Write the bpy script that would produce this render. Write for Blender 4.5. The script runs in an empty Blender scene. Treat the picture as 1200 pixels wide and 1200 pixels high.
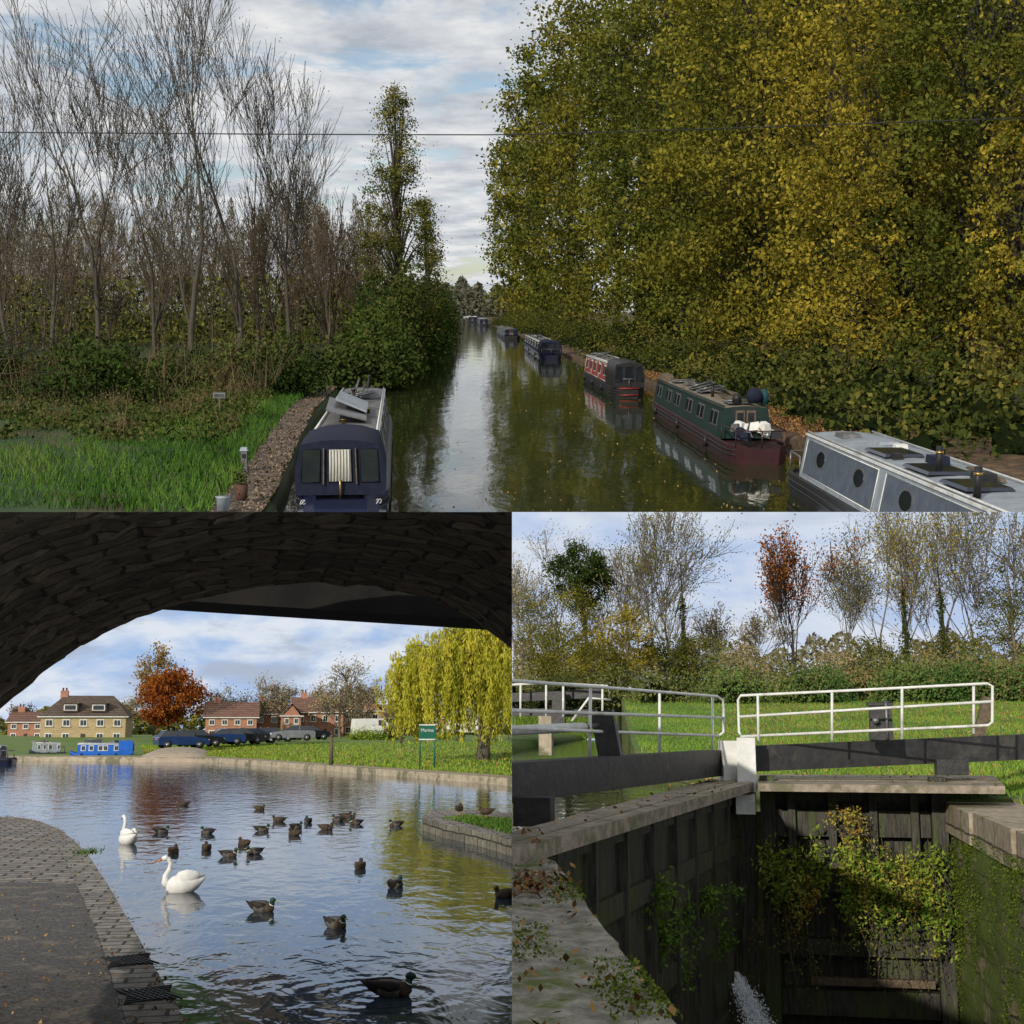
import bpy, bmesh, math, random
import numpy as np
from mathutils import Matrix, Vector
rnd=random.Random(7); R=np.random.RandomState(11)
F=1500.0; K=8.0; EYE=5.0
P0=math.atan(235/F)
scene=bpy.context.scene
# ------------------------------------------------------------------ materials
MATS={}
def newmat(name):
    m=bpy.data.materials.new(name); m.use_nodes=True
    nt=m.node_tree; nt.nodes.clear()
    out=nt.nodes.new('ShaderNodeOutputMaterial')
    return m,nt,out
def N(nt,t,**kw):
    n=nt.nodes.new(t)
    for k,v in kw.items():
        if k in n.inputs: n.inputs[k].default_value=v
        else: setattr(n,k,v)
    return n
def ramp(nt,fac,cols):
    r=nt.nodes.new('ShaderNodeValToRGB'); e=r.color_ramp.elements
    while len(e)>1: e.remove(e[-1])
    e[0].position=cols[0][0]; e[0].color=(*cols[0][1],1)
    for p,c in cols[1:]:
        x=e.new(p); x.color=(*c,1)
    nt.links.new(fac,r.inputs[0]); return r.outputs[0]
def M(name,c1,c2=None,scale=4,rough=.75,bump=.2,metal=0,spec=.3,stretch=(1,1,1),c3=None,s2=None,coat=0,t3=.5,bd=.03):
    if name in MATS: return MATS[name]
    m,nt,out=newmat(name); L=nt.links
    b=N(nt,'ShaderNodeBsdfPrincipled',Roughness=rough,Metallic=metal)
    b.inputs['Specular IOR Level'].default_value=spec
    if coat: b.inputs['Coat Weight'].default_value=coat
    tc=N(nt,'ShaderNodeTexCoord'); mp=N(nt,'ShaderNodeMapping'); mp.inputs['Scale'].default_value=stretch
    L.new(tc.outputs['Object'],mp.inputs[0])
    n=N(nt,'ShaderNodeTexNoise',Scale=scale,Detail=7.0,Roughness=.65); L.new(mp.outputs[0],n.inputs['Vector'])
    if c2 is None: c2=tuple(x*.7 for x in c1)
    cols=[(.35,c1),(.62,c2)]
    col=ramp(nt,n.outputs['Fac'],cols)
    if c3 is not None:
        n2=N(nt,'ShaderNodeTexNoise',Scale=s2 or scale*.3,Detail=6.0,Roughness=.7); L.new(mp.outputs[0],n2.inputs['Vector'])
        mr=N(nt,'ShaderNodeMapRange'); mr.inputs[1].default_value=t3; mr.inputs[2].default_value=t3+.1
        L.new(n2.outputs['Fac'],mr.inputs[0])
        mx=N(nt,'ShaderNodeMixRGB'); L.new(mr.outputs[0],mx.inputs[0]); L.new(col,mx.inputs[1]); mx.inputs[2].default_value=(*c3,1)
        col=mx.outputs[0]
    L.new(col,b.inputs['Base Color'])
    if bump:
        bp=N(nt,'ShaderNodeBump',Strength=min(1,bump*2),Distance=bd); L.new(n.outputs['Fac'],bp.inputs['Height']); L.new(bp.outputs[0],b.inputs['Normal'])
    L.new(b.outputs[0],out.inputs[0]); MATS[name]=m; return m
def LM(name,cols,trans=0):
    if name in MATS: return MATS[name]
    m,nt,out=newmat(name); L=nt.links
    a=N(nt,'ShaderNodeAttribute',attribute_name='v')
    k=len(cols)
    col=ramp(nt,a.outputs['Fac'],[(i/(k-1) if k>1 else 0,c) for i,c in enumerate(cols)])
    d=N(nt,'ShaderNodeBsdfDiffuse'); L.new(col,d.inputs['Color']); o=d
    if trans:
        t=N(nt,'ShaderNodeBsdfTranslucent'); mx=N(nt,'ShaderNodeMixShader'); mx.inputs[0].default_value=trans
        L.new(col,t.inputs[0]); L.new(d.outputs[0],mx.inputs[1]); L.new(t.outputs[0],mx.inputs[2]); o=mx
    L.new(o.outputs[0],out.inputs[0]); MATS[name]=m; return m
def BRK(name,c1,c2,mort,bw=.4,bh=.15,ms=.012,wall=True,moss=None,rough=.85,bump=.5,mamt=.55,warp=.06,dirt=.8):
    if name in MATS: return MATS[name]
    m,nt,out=newmat(name); L=nt.links
    b=N(nt,'ShaderNodeBsdfPrincipled',Roughness=rough); b.inputs['Specular IOR Level'].default_value=.2
    tc=N(nt,'ShaderNodeTexCoord'); vec=tc.outputs['Object']
    if wall:
        s=N(nt,'ShaderNodeSeparateXYZ'); L.new(vec,s.inputs[0]); ad=N(nt,'ShaderNodeMath',operation='ADD')
        L.new(s.outputs[0],ad.inputs[0]); L.new(s.outputs[1],ad.inputs[1])
        c=N(nt,'ShaderNodeCombineXYZ'); L.new(ad.outputs[0],c.inputs[0]); L.new(s.outputs[2],c.inputs[1]); vv=c.outputs[0]
    else: vv=vec
    br=N(nt,'ShaderNodeTexBrick'); br.inputs['Scale'].default_value=1; br.inputs['Brick Width'].default_value=bw; br.inputs['Row Height'].default_value=bh
    br.inputs['Mortar Size'].default_value=ms; br.inputs['Color1'].default_value=(*c1,1); br.inputs['Color2'].default_value=(*c2,1); br.inputs['Mortar'].default_value=(*mort,1)
    br.inputs['Mortar Smooth'].default_value=.3
    dn=N(nt,'ShaderNodeTexNoise',Scale=3.0,Detail=4.0); L.new(vec,dn.inputs['Vector'])
    va=N(nt,'ShaderNodeVectorMath',operation='MULTIPLY_ADD'); L.new(dn.outputs['Color'],va.inputs[0]); va.inputs[1].default_value=(warp,warp,0); L.new(vv,va.inputs[2])
    L.new(va.outputs[0],br.inputs['Vector'])
    n=N(nt,'ShaderNodeTexNoise',Scale=9.0,Detail=8.0,Roughness=.7); L.new(vec,n.inputs['Vector'])
    mx=N(nt,'ShaderNodeMixRGB',blend_type='MULTIPLY'); mx.inputs[0].default_value=dirt
    L.new(br.outputs['Color'],mx.inputs[1]); L.new(ramp(nt,n.outputs['Fac'],[(.3,(.4,.4,.4)),(.7,(1.35,1.35,1.35))]),mx.inputs[2]); col=mx.outputs[0]
    if moss:
        n2=N(nt,'ShaderNodeTexNoise',Scale=1.3,Detail=9.0,Roughness=.7); L.new(vec,n2.inputs['Vector'])
        mr=N(nt,'ShaderNodeMapRange'); mr.inputs[1].default_value=mamt; mr.inputs[2].default_value=mamt+.08; L.new(n2.outputs['Fac'],mr.inputs[0])
        m2=N(nt,'ShaderNodeMixRGB'); L.new(mr.outputs[0],m2.inputs[0]); L.new(col,m2.inputs[1]); m2.inputs[2].default_value=(*moss,1); col=m2.outputs[0]
    L.new(col,b.inputs['Base Color'])
    ad=N(nt,'ShaderNodeMath',operation='SUBTRACT'); L.new(n.outputs['Fac'],ad.inputs[0]); L.new(br.outputs['Fac'],ad.inputs[1])
    bp=N(nt,'ShaderNodeBump',Strength=bump,Distance=.03); L.new(ad.outputs[0],bp.inputs['Height']); L.new(bp.outputs[0],b.inputs['Normal'])
    L.new(b.outputs[0],out.inputs[0]); MATS[name]=m; return m
def WATER(name,base,scale,dist,stretch=(1,1,1),rough=.04,ring=None,s2=None,d2=0):
    m,nt,out=newmat(name); L=nt.links
    b=N(nt,'ShaderNodeBsdfPrincipled',Roughness=rough,IOR=1.33); b.inputs['Base Color'].default_value=(*base,1)
    tc=N(nt,'ShaderNodeTexCoord'); mp=N(nt,'ShaderNodeMapping'); mp.inputs['Scale'].default_value=stretch; L.new(tc.outputs['Object'],mp.inputs[0])
    n=N(nt,'ShaderNodeTexNoise',Scale=scale,Detail=3.0,Roughness=.5,Distortion=.4); L.new(mp.outputs[0],n.inputs['Vector'])
    n2=N(nt,'ShaderNodeTexNoise',Scale=s2 or scale*.2,Detail=2.0); L.new(mp.outputs[0],n2.inputs['Vector'])
    h1=N(nt,'ShaderNodeMath',operation='MULTIPLY'); L.new(n.outputs['Fac'],h1.inputs[0]); h1.inputs[1].default_value=dist
    h2=N(nt,'ShaderNodeMath',operation='MULTIPLY_ADD'); L.new(n2.outputs['Fac'],h2.inputs[0]); h2.inputs[1].default_value=d2; L.new(h1.outputs[0],h2.inputs[2])
    h=h2.outputs[0]
    for (rx,ry,amp,k,fall) in (ring or []):
        sb=N(nt,'ShaderNodeVectorMath',operation='SUBTRACT'); L.new(tc.outputs['Object'],sb.inputs[0]); sb.inputs[1].default_value=(rx,ry,0)
        ln=N(nt,'ShaderNodeVectorMath',operation='LENGTH'); L.new(sb.outputs[0],ln.inputs[0])
        a=N(nt,'ShaderNodeMath',operation='MULTIPLY'); L.new(ln.outputs['Value'],a.inputs[0]); a.inputs[1].default_value=k
        s=N(nt,'ShaderNodeMath',operation='SINE'); L.new(a.outputs[0],s.inputs[0])
        e=N(nt,'ShaderNodeMapRange'); L.new(ln.outputs['Value'],e.inputs[0]); e.inputs[1].default_value=.1; e.inputs[2].default_value=fall; e.inputs[3].default_value=amp; e.inputs[4].default_value=0
        q=N(nt,'ShaderNodeMath',operation='MULTIPLY_ADD'); L.new(s.outputs[0],q.inputs[0]); L.new(e.outputs[0],q.inputs[1]); L.new(h,q.inputs[2]); h=q.outputs[0]
    bp=N(nt,'ShaderNodeBump',Strength=1.0,Distance=1.0); L.new(h,bp.inputs['Height']); L.new(bp.outputs[0],b.inputs['Normal'])
    L.new(b.outputs[0],out.inputs[0]); return m
# ------------------------------------------------------------------ frames (three neighbouring places)
cp,sp=math.cos(P0),math.sin(P0)
CB=np.array([[1,0,0],[0,cp,-sp],[0,sp,cp]])
ORG=np.array([0,0,EYE*K])
class Frame:
    def __init__(s,cx,hy,k,planes,box):
        Y=np.array([(cx-600)/F,1,-(hy-600)/F]); Y/=np.linalg.norm(Y)
        Z=np.cross([1,0,0],Y); Z/=np.linalg.norm(Z); X=np.cross(Y,Z)
        s.R=np.array([X,Y,Z]).T; s.k=k; s.box=box
        s.W=CB.T@s.R
        m=Matrix.Identity(4)
        for i in range(3):
            for j in range(3): m[i][j]=s.W[i,j]*k
            m[i][3]=ORG[i]
        s.M=m
        s.planes=[sg*s.R[ax] for ax,sg in planes]
    def ray(s,u,v): return s.R.T@np.array([(u-600)/F,1,-(v-600)/F])
    def g(s,u,v,z):
        d=s.ray(u,v); return d*(z/d[2])
    def at(s,u,v,D):
        d=s.ray(u,v); return d*(D/d[1])
    def pix(s,P):
        c=P@s.R.T; return 600+F*c[...,0]/c[...,1],600-F*c[...,2]/c[...,1]
T=Frame(600,365,K,[(2,1)],(-40,1240,-40,600))
A=Frame(300,852,1,[(2,-1),(0,-1)],(-40,600,600,1240))
B=Frame(900,852,1,[(2,-1),(0,1)],(600,1240,600,1240))
# ------------------------------------------------------------------ mesh building
class MB:
    def __init__(s,fr): s.fr=fr; s.V=[];s.n=0;s.L=[];s.S=[];s.MI=[];s.A=[];s.mats=[];s.SM=[]
    def mi(s,m):
        if m not in s.mats: s.mats.append(m)
        return s.mats.index(m)
    def add(s,V,Fs,m,v=.5,smooth=False):
        V=np.asarray(V,float).reshape(-1,3)
        for f in Fs:
            s.L.append(np.array(f)+s.n); s.S.append(np.array([len(f)]))
        s.V.append(V); s.A.append(np.full(len(V),v)); s.n+=len(V)
        i=s.mi(m); s.MI.append(np.full(len(Fs),i)); s.SM.append(np.full(len(Fs),smooth))
    def quads(s,V,m,v,smooth=False):
        n=len(V)
        if n==0: return
        s.V.append(V.reshape(-1,3)); s.A.append(np.repeat(v,4)); s.L.append(np.arange(4*n)+s.n); s.S.append(np.full(n,4)); s.n+=4*n
        s.MI.append(np.full(n,s.mi(m))); s.SM.append(np.full(n,smooth))
    def box(s,c,d,m,rz=0,top=1.0,rx=0,ry=0,v=.5):
        x,y,z=[q/2 for q in d]; t=top
        V=np.array([[-x,-y,-z],[x,-y,-z],[x,y,-z],[-x,y,-z],[-x*t,-y*t,z],[x*t,-y*t,z],[x*t,y*t,z],[-x*t,y*t,z]])
        E=np.array((Matrix.Rotation(rz,3,'Z')@Matrix.Rotation(ry,3,'Y')@Matrix.Rotation(rx,3,'X')))
        s.add(V@E.T+np.array(c),[(0,3,2,1),(4,5,6,7),(0,1,5,4),(1,2,6,5),(2,3,7,6),(3,0,4,7)],m,v)
    def bar(s,p,q,w,h,m):
        p=np.array(p,float);q=np.array(q,float); d=q-p; d/=np.linalg.norm(d)
        sd=np.cross(d,[0,0,1.]); 
        if np.linalg.norm(sd)<1e-3: sd=np.array([1.,0,0])
        sd/=np.linalg.norm(sd); up=np.cross(sd,d)
        V=[e+a*sd*w/2+b*up*h/2 for e in (p,q) for a,b in ((-1,-1),(1,-1),(1,1),(-1,1))]
        s.add(V,[(3,2,1,0),(4,5,6,7),(0,1,5,4),(1,2,6,5),(2,3,7,6),(3,0,4,7)],m)
    def tube(s,pts,rad,m,n=6,v=.5,cap=True,smooth=True,flat=None):
        pts=[np.array(p,float) for p in pts]; rad=[rad]*len(pts) if np.isscalar(rad) else rad
        V=[];ref=None
        for i,p in enumerate(pts):
            d=pts[min(i+1,len(pts)-1)]-pts[max(i-1,0)]; d/=max(1e-9,np.linalg.norm(d))
            if ref is None: ref=np.array([0,0,1.]) if abs(d[2])<.9 else np.array([1.,0,0])
            a=np.cross(d,ref); a/=max(1e-9,np.linalg.norm(a)); b=np.cross(a,d); ref=b
            ra,rb=(rad[i],rad[i]) if np.isscalar(rad[i]) else rad[i]
            for k in range(n):
                t=2*math.pi*k/n; V.append(p+a*math.cos(t)*ra+b*math.sin(t)*rb)
        Fs=[(i*n+k,i*n+(k+1)%n,(i+1)*n+(k+1)%n,(i+1)*n+k) for i in range(len(pts)-1) for k in range(n)]
        if cap: Fs+= [tuple(range(n))[::-1], tuple((len(pts)-1)*n+k for k in range(n))]
        s.add(V,Fs,m,v,smooth)
    def loft(s,rows,m,smooth=False,v=.5,close=False):
        rows=[np.array(r,float) for r in rows]; n=len(rows[0]); V=np.concatenate(rows)
        k=n if close else n-1
        s.add(V,[(i*n+j,i*n+(j+1)%n,(i+1)*n+(j+1)%n,(i+1)*n+j) for i in range(len(rows)-1) for j in range(k)],m,v,smooth)
    def leaves(s,C,size,m,v,aspect=.6,dirs=None,db=0.,norm=None):
        n=len(C)
        if n==0:return
        a=R.normal(size=(n,3)); a/=np.linalg.norm(a,axis=1)[:,None]
        if dirs is not None: a=a*(1-db)+np.asarray(dirs)*db; a/=np.linalg.norm(a,axis=1)[:,None]
        b=np.cross(a,R.normal(size=(n,3)) if norm is None else np.tile(norm,(n,1))+R.normal(size=(n,3))*.15); b/=np.linalg.norm(b,axis=1)[:,None]+1e-9
        sz=(np.asarray(size)*(.6+.8*R.rand(n)))[:,None]
        Q=np.stack([C-a*sz*.5,C+b*sz*.5*aspect-a*sz*.05,C+a*sz*.5,C-b*sz*.5*aspect-a*sz*.05],1)
        ok=np.ones(n,bool)
        for p in s.fr.planes: ok&=((Q@p)>0).all(1)
        u,w=s.fr.pix(C); bx=s.fr.box; ok&=(u>bx[0])&(u<bx[1])&(w>bx[2])&(w<bx[3])
        s.quads(Q[ok],m,np.clip(np.broadcast_to(v,(n,))[ok],0,1))
    def make(s,name,parent=None,clip=True,origin=None):
        if s.n==0: return None
        V=np.concatenate(s.V); L=np.concatenate(s.L); S=np.concatenate(s.S); MI=np.concatenate(s.MI); At=np.concatenate(s.A); SM=np.concatenate(s.SM)
        cut=[p for p in s.fr.planes if (V@p).min()<0] if clip else []
        if origin is None: o=np.array([V[:,0].mean(),V[:,1].mean(),V[:,2].min()])
        else: o=np.array(origin,float)
        me=bpy.data.meshes.new(name); me.vertices.add(len(V)); me.vertices.foreach_set('co',(V-o).ravel())
        me.loops.add(len(L)); me.loops.foreach_set('vertex_index',L.astype(np.int32))
        me.polygons.add(len(S)); st=np.concatenate([[0],np.cumsum(S)[:-1]]); me.polygons.foreach_set('loop_start',st.astype(np.int32))
        me.polygons.foreach_set('material_index',MI.astype(np.int32)); me.polygons.foreach_set('use_smooth',SM.astype(bool))
        at=me.attributes.new('v','FLOAT','POINT'); at.data.foreach_set('value',At.astype(np.float32))
        me.update(calc_edges=True)
        for m in s.mats: me.materials.append(m)
        if cut:
            bm=bmesh.new(); bm.from_mesh(me)
            for p in cut:
                bmesh.ops.bisect_plane(bm,geom=bm.verts[:]+bm.edges[:]+bm.faces[:],plane_co=Vector(-o),plane_no=Vector(-p),clear_outer=True)
            bm.to_mesh(me); bm.free()
            if len(me.polygons)==0: return None
        ob=bpy.data.objects.new(name,me); scene.collection.objects.link(ob)
        ob.matrix_world=s.fr.M@Matrix.Translation(Vector(o))
        if parent:
            ob.parent=parent; ob.matrix_parent_inverse=parent.matrix_world.inverted()
        return ob
def empty(name,fr,o):
    e=bpy.data.objects.new(name,None); scene.collection.objects.link(e); e.matrix_world=fr.M@Matrix.Translation(Vector(o)); e.empty_display_size=.2
    bpy.context.view_layer.update(); return e
# ------------------------------------------------------------------ vegetation
def grow(mb,p,d,ln,r,lev,m,rg,spread=.5,up=.15,kids=3,tips=None,minr=.008,dec=.6):
    p=np.array(p,float); d=np.array(d,float); pts=[p];rs=[r]; k=3 if lev>1 else 2
    for i in range(k):
        d=d+np.array([rg.gauss(0,.09),rg.gauss(0,.09),up*.25]); d/=np.linalg.norm(d)
        p=p+d*ln/k; pts.append(p); rs.append(max(minr,r*(1-.45*(i+1)/k)))
    mb.tube(pts,rs,m,n=7 if lev>3 else (4 if lev>1 else 3),cap=False)
    if lev<=0:
        if tips is not None: tips.append(p)
        return
    for c in range(kids+(1 if rg.random()<.4 else 0)):
        j=rg.choice([1,2,3][:k]) if c else k
        q=pts[j]; ax=np.array([rg.gauss(0,1) for _ in range(3)]); ax-=ax.dot(d)*d; ax/=np.linalg.norm(ax)+1e-6
        sp_=spread*(.5+rg.random()*.8) if c else spread*.3
        nd=d*math.cos(sp_)+ax*math.sin(sp_)+np.array([0,0,up]); nd/=np.linalg.norm(nd)
        grow(mb,q,nd,ln*(.62+.25*rg.random()),max(minr,rs[j]*(dec if c else .85)),lev-1,m,rg,spread,up,kids,tips,minr,dec)
def bare_tree(fr,name,u,vb,vt,D,seed,bark,lev=5,spread=.55,leaf=None,nleaf=0,lsize=.1,up=.2,r=None,kids=3,minr=None,mb=None,trunk=.3,dec=.6,lsp=.022):
    rg=random.Random(seed); s=D/F; H=(vb-vt)*s; b=fr.at(u,vb,D)
    own=mb is None
    if own: mb=MB(fr)
    tips=[]; r=r or H*.010
    grow(mb,b,[rg.gauss(0,.03),rg.gauss(0,.03),1],H*trunk,r,lev,bark,rg,spread,up,kids,tips,minr or s*.3,dec)
    if leaf and tips:
        C=np.array(tips)[R.randint(len(tips),size=nleaf)]+R.normal(size=(nleaf,3))*H*lsp
        mb.leaves(C,lsize,leaf,R.rand(nleaf))
    if own: return mb.make(name)
def leafy(fr,name,u,vt,vb,hw,D,n,leaf,mat,bark,lo=.2,clumps=70,seed=1,cone=False,tr=None,cr=.26,mb=None,ymul=1.0,trunk=True,front=False):
    rg=np.random.RandomState(seed); s=D/F; b=fr.at(u,vb,D); H=(vb-vt)*s; W=hw*s
    own=mb is None
    if own: mb=MB(fr)
    d=rg.normal(size=(clumps,3)); d/=np.linalg.norm(d,axis=1)[:,None]; rr=(.35+.65*rg.rand(clumps)**.5)[:,None]; d*=rr
    zf=(d[:,2]+1)/2
    if front: zf=rg.rand(clumps); an=rg.rand(clumps)*6.28; q=np.sqrt(rg.rand(clumps))*(.75+.25*np.sin(zf*3.1)); d[:,0]=np.cos(an)*q; d[:,1]=np.sin(an)*q
    if cone:
        zf=rg.rand(clumps)**1.1; w=(1-zf)**.75*.95+.06; an=rg.rand(clumps)*6.28; q=np.sqrt(rg.rand(clumps))
        d[:,0]=np.cos(an)*w*q; d[:,1]=np.sin(an)*w*q
    C=np.stack([b[0]+d[:,0]*W*.86,b[1]+d[:,1]*W*.86*ymul,b[2]+H*(lo+(1-lo)*zf*.95)],1)
    if trunk:
        tr=tr or H*.016; top=b+np.array([0,0,H*.8])
        mb.tube([b,b+np.array([.02*H*rg.randn()*.5,0,H*.3]),b+np.array([.02*H*rg.randn(),0,H*.55]),top],[tr,tr*.75,tr*.5,tr*.15],bark,n=8)
        for i in range(0,clumps,2):
            h0=max(.12,((C[i,2]-b[2])/H)*.65); p=b+np.array([0,0,H*h0]); mid=(p+C[i])/2+np.array([0,0,H*.02])
            mb.tube([p,mid,C[i]],[tr*.3,tr*.15,s*.3],bark,n=4,cap=False)
    cv=rg.rand(clumps); cs=.55+.9*rg.rand(clumps); idx=rg.randint(clumps,size=n)
    off=R.normal(size=(n,3)); off*=(W*cr*.55*cs[idx])[:,None]; off[:,2]*=.7
    P=C[idx]+off
    v=.05+.6*cv[idx]+.4*(R.rand(n)-.15)
    mb.leaves(P,leaf,mat,v)
    if own: return mb.make(name)
def blades(mb,P,h,w,mat,v,lean=.35):
    n=len(P); a=R.rand(n)*6.28; sd=np.stack([np.cos(a),np.sin(a),0*a],1); ln=R.normal(size=(n,3))*lean; ln[:,2]=1
    hh=(h*(.5+R.rand(n)))[:,None]; tip=P+ln*hh; ww=w
    Q=np.stack([P-sd*ww,P+sd*ww,tip+sd*ww*.2,tip-sd*ww*.2],1)
    ok=np.ones(n,bool)
    for p in mb.fr.planes: ok&=((Q@p)>0).all(1)
    u,q=mb.fr.pix(P); bx=mb.fr.box; ok&=(u>bx[0])&(u<bx[1])&(q>bx[2])&(q<bx[3])
    mb.quads(Q[ok],mat,np.clip(np.broadcast_to(v,(n,))[ok],0,1))
bark=M('bark',(.085,.072,.052),(.045,.038,.028),6,bump=.6,stretch=(3,3,.6))
barkd=M('bark_dark',(.045,.035,.025),(.02,.016,.012),6,bump=.6,stretch=(3,3,.6))
barkg=M('bark_grey',(.2,.17,.13),(.10,.085,.065),6,bump=.6,stretch=(3,3,.6))
twig=M('twig_brown',(.11,.08,.05),(.065,.048,.032),3,bump=0)
lf_gold=LM('leaf_gold',[(.05,.055,.012),(.17,.15,.022),(.36,.28,.035),(.52,.4,.06)],.3)
lf_canopy=LM('leaf_canopy',[(.025,.037,.01),(.075,.09,.017),(.15,.155,.026),(.28,.25,.038)],.3)
lf_canopy2=LM('leaf_canopy_yellowing',[(.03,.04,.01),(.095,.1,.017),(.2,.18,.026),(.38,.31,.042)],.3)
lf_olive=LM('leaf_olive',[(.03,.042,.012),(.07,.08,.02),(.13,.125,.028),(.2,.17,.035)])
lf_dark=LM('leaf_dark',[(.012,.022,.007),(.025,.043,.011),(.045,.07,.015),(.09,.09,.024)])
lf_scrub=LM('leaf_scrub',[(.012,.022,.008),(.03,.05,.012),(.055,.08,.018),(.11,.1,.035)])
lf_grass=LM('grass_blade',[(.025,.055,.01),(.045,.105,.016),(.075,.155,.024),(.14,.18,.045)])
lf_brown=LM('dry_stem',[(.07,.045,.025),(.13,.09,.05),(.2,.14,.08),(.08,.075,.03)])
lf_red=LM('leaf_copper',[(.09,.025,.01),(.2,.055,.014),(.34,.1,.02),(.44,.19,.04)],.25)
lf_orange=LM('leaf_orange',[(.16,.11,.04),(.3,.19,.06),(.4,.27,.08)],.2)
lf_tan=LM('leaf_tan',[(.17,.14,.07),(.28,.23,.12),(.38,.31,.16)])
lf_willow=LM('leaf_willow',[(.14,.19,.02),(.3,.32,.035),(.5,.46,.05),(.62,.55,.09)],.35)
lf_fresh=LM('leaf_fresh',[(.05,.10,.016),(.13,.22,.03),(.27,.36,.045),(.45,.46,.08)],.3)
lf_litter=LM('leaf_litter',[(.09,.04,.02),(.2,.1,.04),(.3,.18,.07),(.38,.26,.1)])
lf_moss=LM('moss',[(.03,.05,.008),(.07,.1,.012),(.12,.15,.02)])
# =================================================================== TOP PLACE : canal seen from a footbridge
zw=-5.0
def interp(tab,y):
    return np.interp(y,[a for a,_ in tab],[b for _,b in tab])
LB=[(10,-4.0),(31.9,-5.9),(60,-9.2),(100,-12.2),(150,-13.6),(278,-16.7),(450,-23),(682,-30),(2500,-84),(6000,-190)]
RB=[(10,10.6),(40,10.5),(65,9.9),(90,9),(136,6.4),(190,4.7),(230,3.0),(300,.6),(450,-6),(700,-18.5),(2500,-80),(6000,-186)]
ys=list(np.concatenate([np.arange(16,60,1.5),np.arange(60,200,5),np.arange(200,700,25),[1000,1500,2500,4000,6000]]))
wt=MB(T); wt.loft([[(interp(LB,y)-2,y,zw),(interp(RB,y)+2,y,zw)] for y in ys],WATER('canal_water_mat',(.02,.025,.01),1.4,.010*K,(1,.35,1),.04,s2=.35,d2=.018*K))
wt.make('canal_water',origin=(0,32,zw))
grassm=M('grass_ground',(.035,.07,.014),(.022,.045,.012),2,bump=.5,c3=(.06,.05,.02),s2=.35)
def nz(x,y,s=1.): return s*(math.sin(x*1.3+y*.7)+math.sin(x*.37-y*.53+1.3)+math.sin(y*1.9+x*.21))/3
gl=MB(T)
offs=[(0,-5.3),(-.05,-4.72),(-.5,-4.62),(-1.2,-4.6),(-2.5,-4.5),(-5,-4.4),(-9,-4.3),(-15,-4.2),(-30,-4.2),(-120,-4.2),(-900,-4.2)]
gl.loft([[(interp(LB,y)+o+.12*nz(y,o),y,z+(.06*nz(o*2,y) if z>-5 else 0)) for o,z in offs] for y in ys],grassm,True)
gl.make('ground',origin=(-10,40,zw))
gr=MB(T)
gr.loft([[(interp(RB,y)-o+.12*nz(y,o),y,z+(.08*nz(o*2,y) if z>-5 else 0)) for o,z in offs] for y in ys],M('leafy_soil',(.10,.06,.03),(.035,.025,.015),5,bump=.6,c3=(.14,.085,.04)),True)
gr.make('ground',origin=(15,60,zw))
tp=MB(T); yy=[y for y in ys if y<140]
tp.loft([[(interp(LB,y)+o+.1*nz(y*3,o),y,-4.56+.02*nz(y*2,o)) for o in (-.15,-.6,-1.0,-1.35)] for y in yy],M('towpath_mat',(.13,.095,.07),(.06,.045,.032),8,bump=.5,c3=(.2,.15,.11)),True)
n=9000; y=15+R.rand(n)**1.5*90; P=np.stack([interp(LB,y)-.1-2.0*R.rand(n)**1.4,y,np.full(n,-4.53)],1); tp.leaves(P,.1,LM('towpath_litter',[(.06,.045,.03),(.12,.085,.055),(.2,.15,.1),(.28,.23,.17)]),R.rand(n),norm=(0,0,1),dirs=(0,1,0),db=.3)
tp.make('towpath')
g=MB(T); n=85000
y=26+R.rand(n)**1.3*60; x=interp(LB,y)-1.2-R.rand(n)**1.0*25
g0=np.stack([x,y,np.full(n,-4.45)],1)
pn=np.sin(x*.8)+np.sin(y*.5+x*.3)+.8*np.sin(x*2.3+y*1.1)
blades(g,g0,np.full(n,.2)+.12*(pn>0.9),.022,lf_grass,np.clip(R.rand(n)*.6+.13*pn+.22,0,1)); g.make('grass')
g=MB(T); n=20000
y=43+R.rand(n)*25; x=-28+R.rand(n)*18-(y-45)*.12; ok=x<interp(LB,y)-2.6
g0=np.stack([x,y,np.full(n,-4.45)],1)[ok]
cl=(np.sin(g0[:,0]*1.7)+np.sin(g0[:,1]*.9+g0[:,0])+R.normal(size=len(g0))*.5+.03*(g0[:,1]-50))
gb=g0[cl>.9]; blades(g,gb,.35+.85*R.rand(len(gb))**2,.012,lf_brown,R.rand(len(gb)),.3)
gb=gb[::2]; k=len(gb); g.leaves(gb+np.stack([R.normal(size=k)*.1,R.normal(size=k)*.1,.3+R.rand(k)*.6],1),.09,lf_brown,R.rand(k))
g0=np.repeat(g0[cl>-.4],2,0); k=len(g0); g.leaves(g0+np.stack([R.normal(size=k)*.3,R.normal(size=k)*.3,.1+R.rand(k)*.45],1),.16,lf_scrub,.3+.7*R.rand(k)); g.make('dry_weeds')
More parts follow.
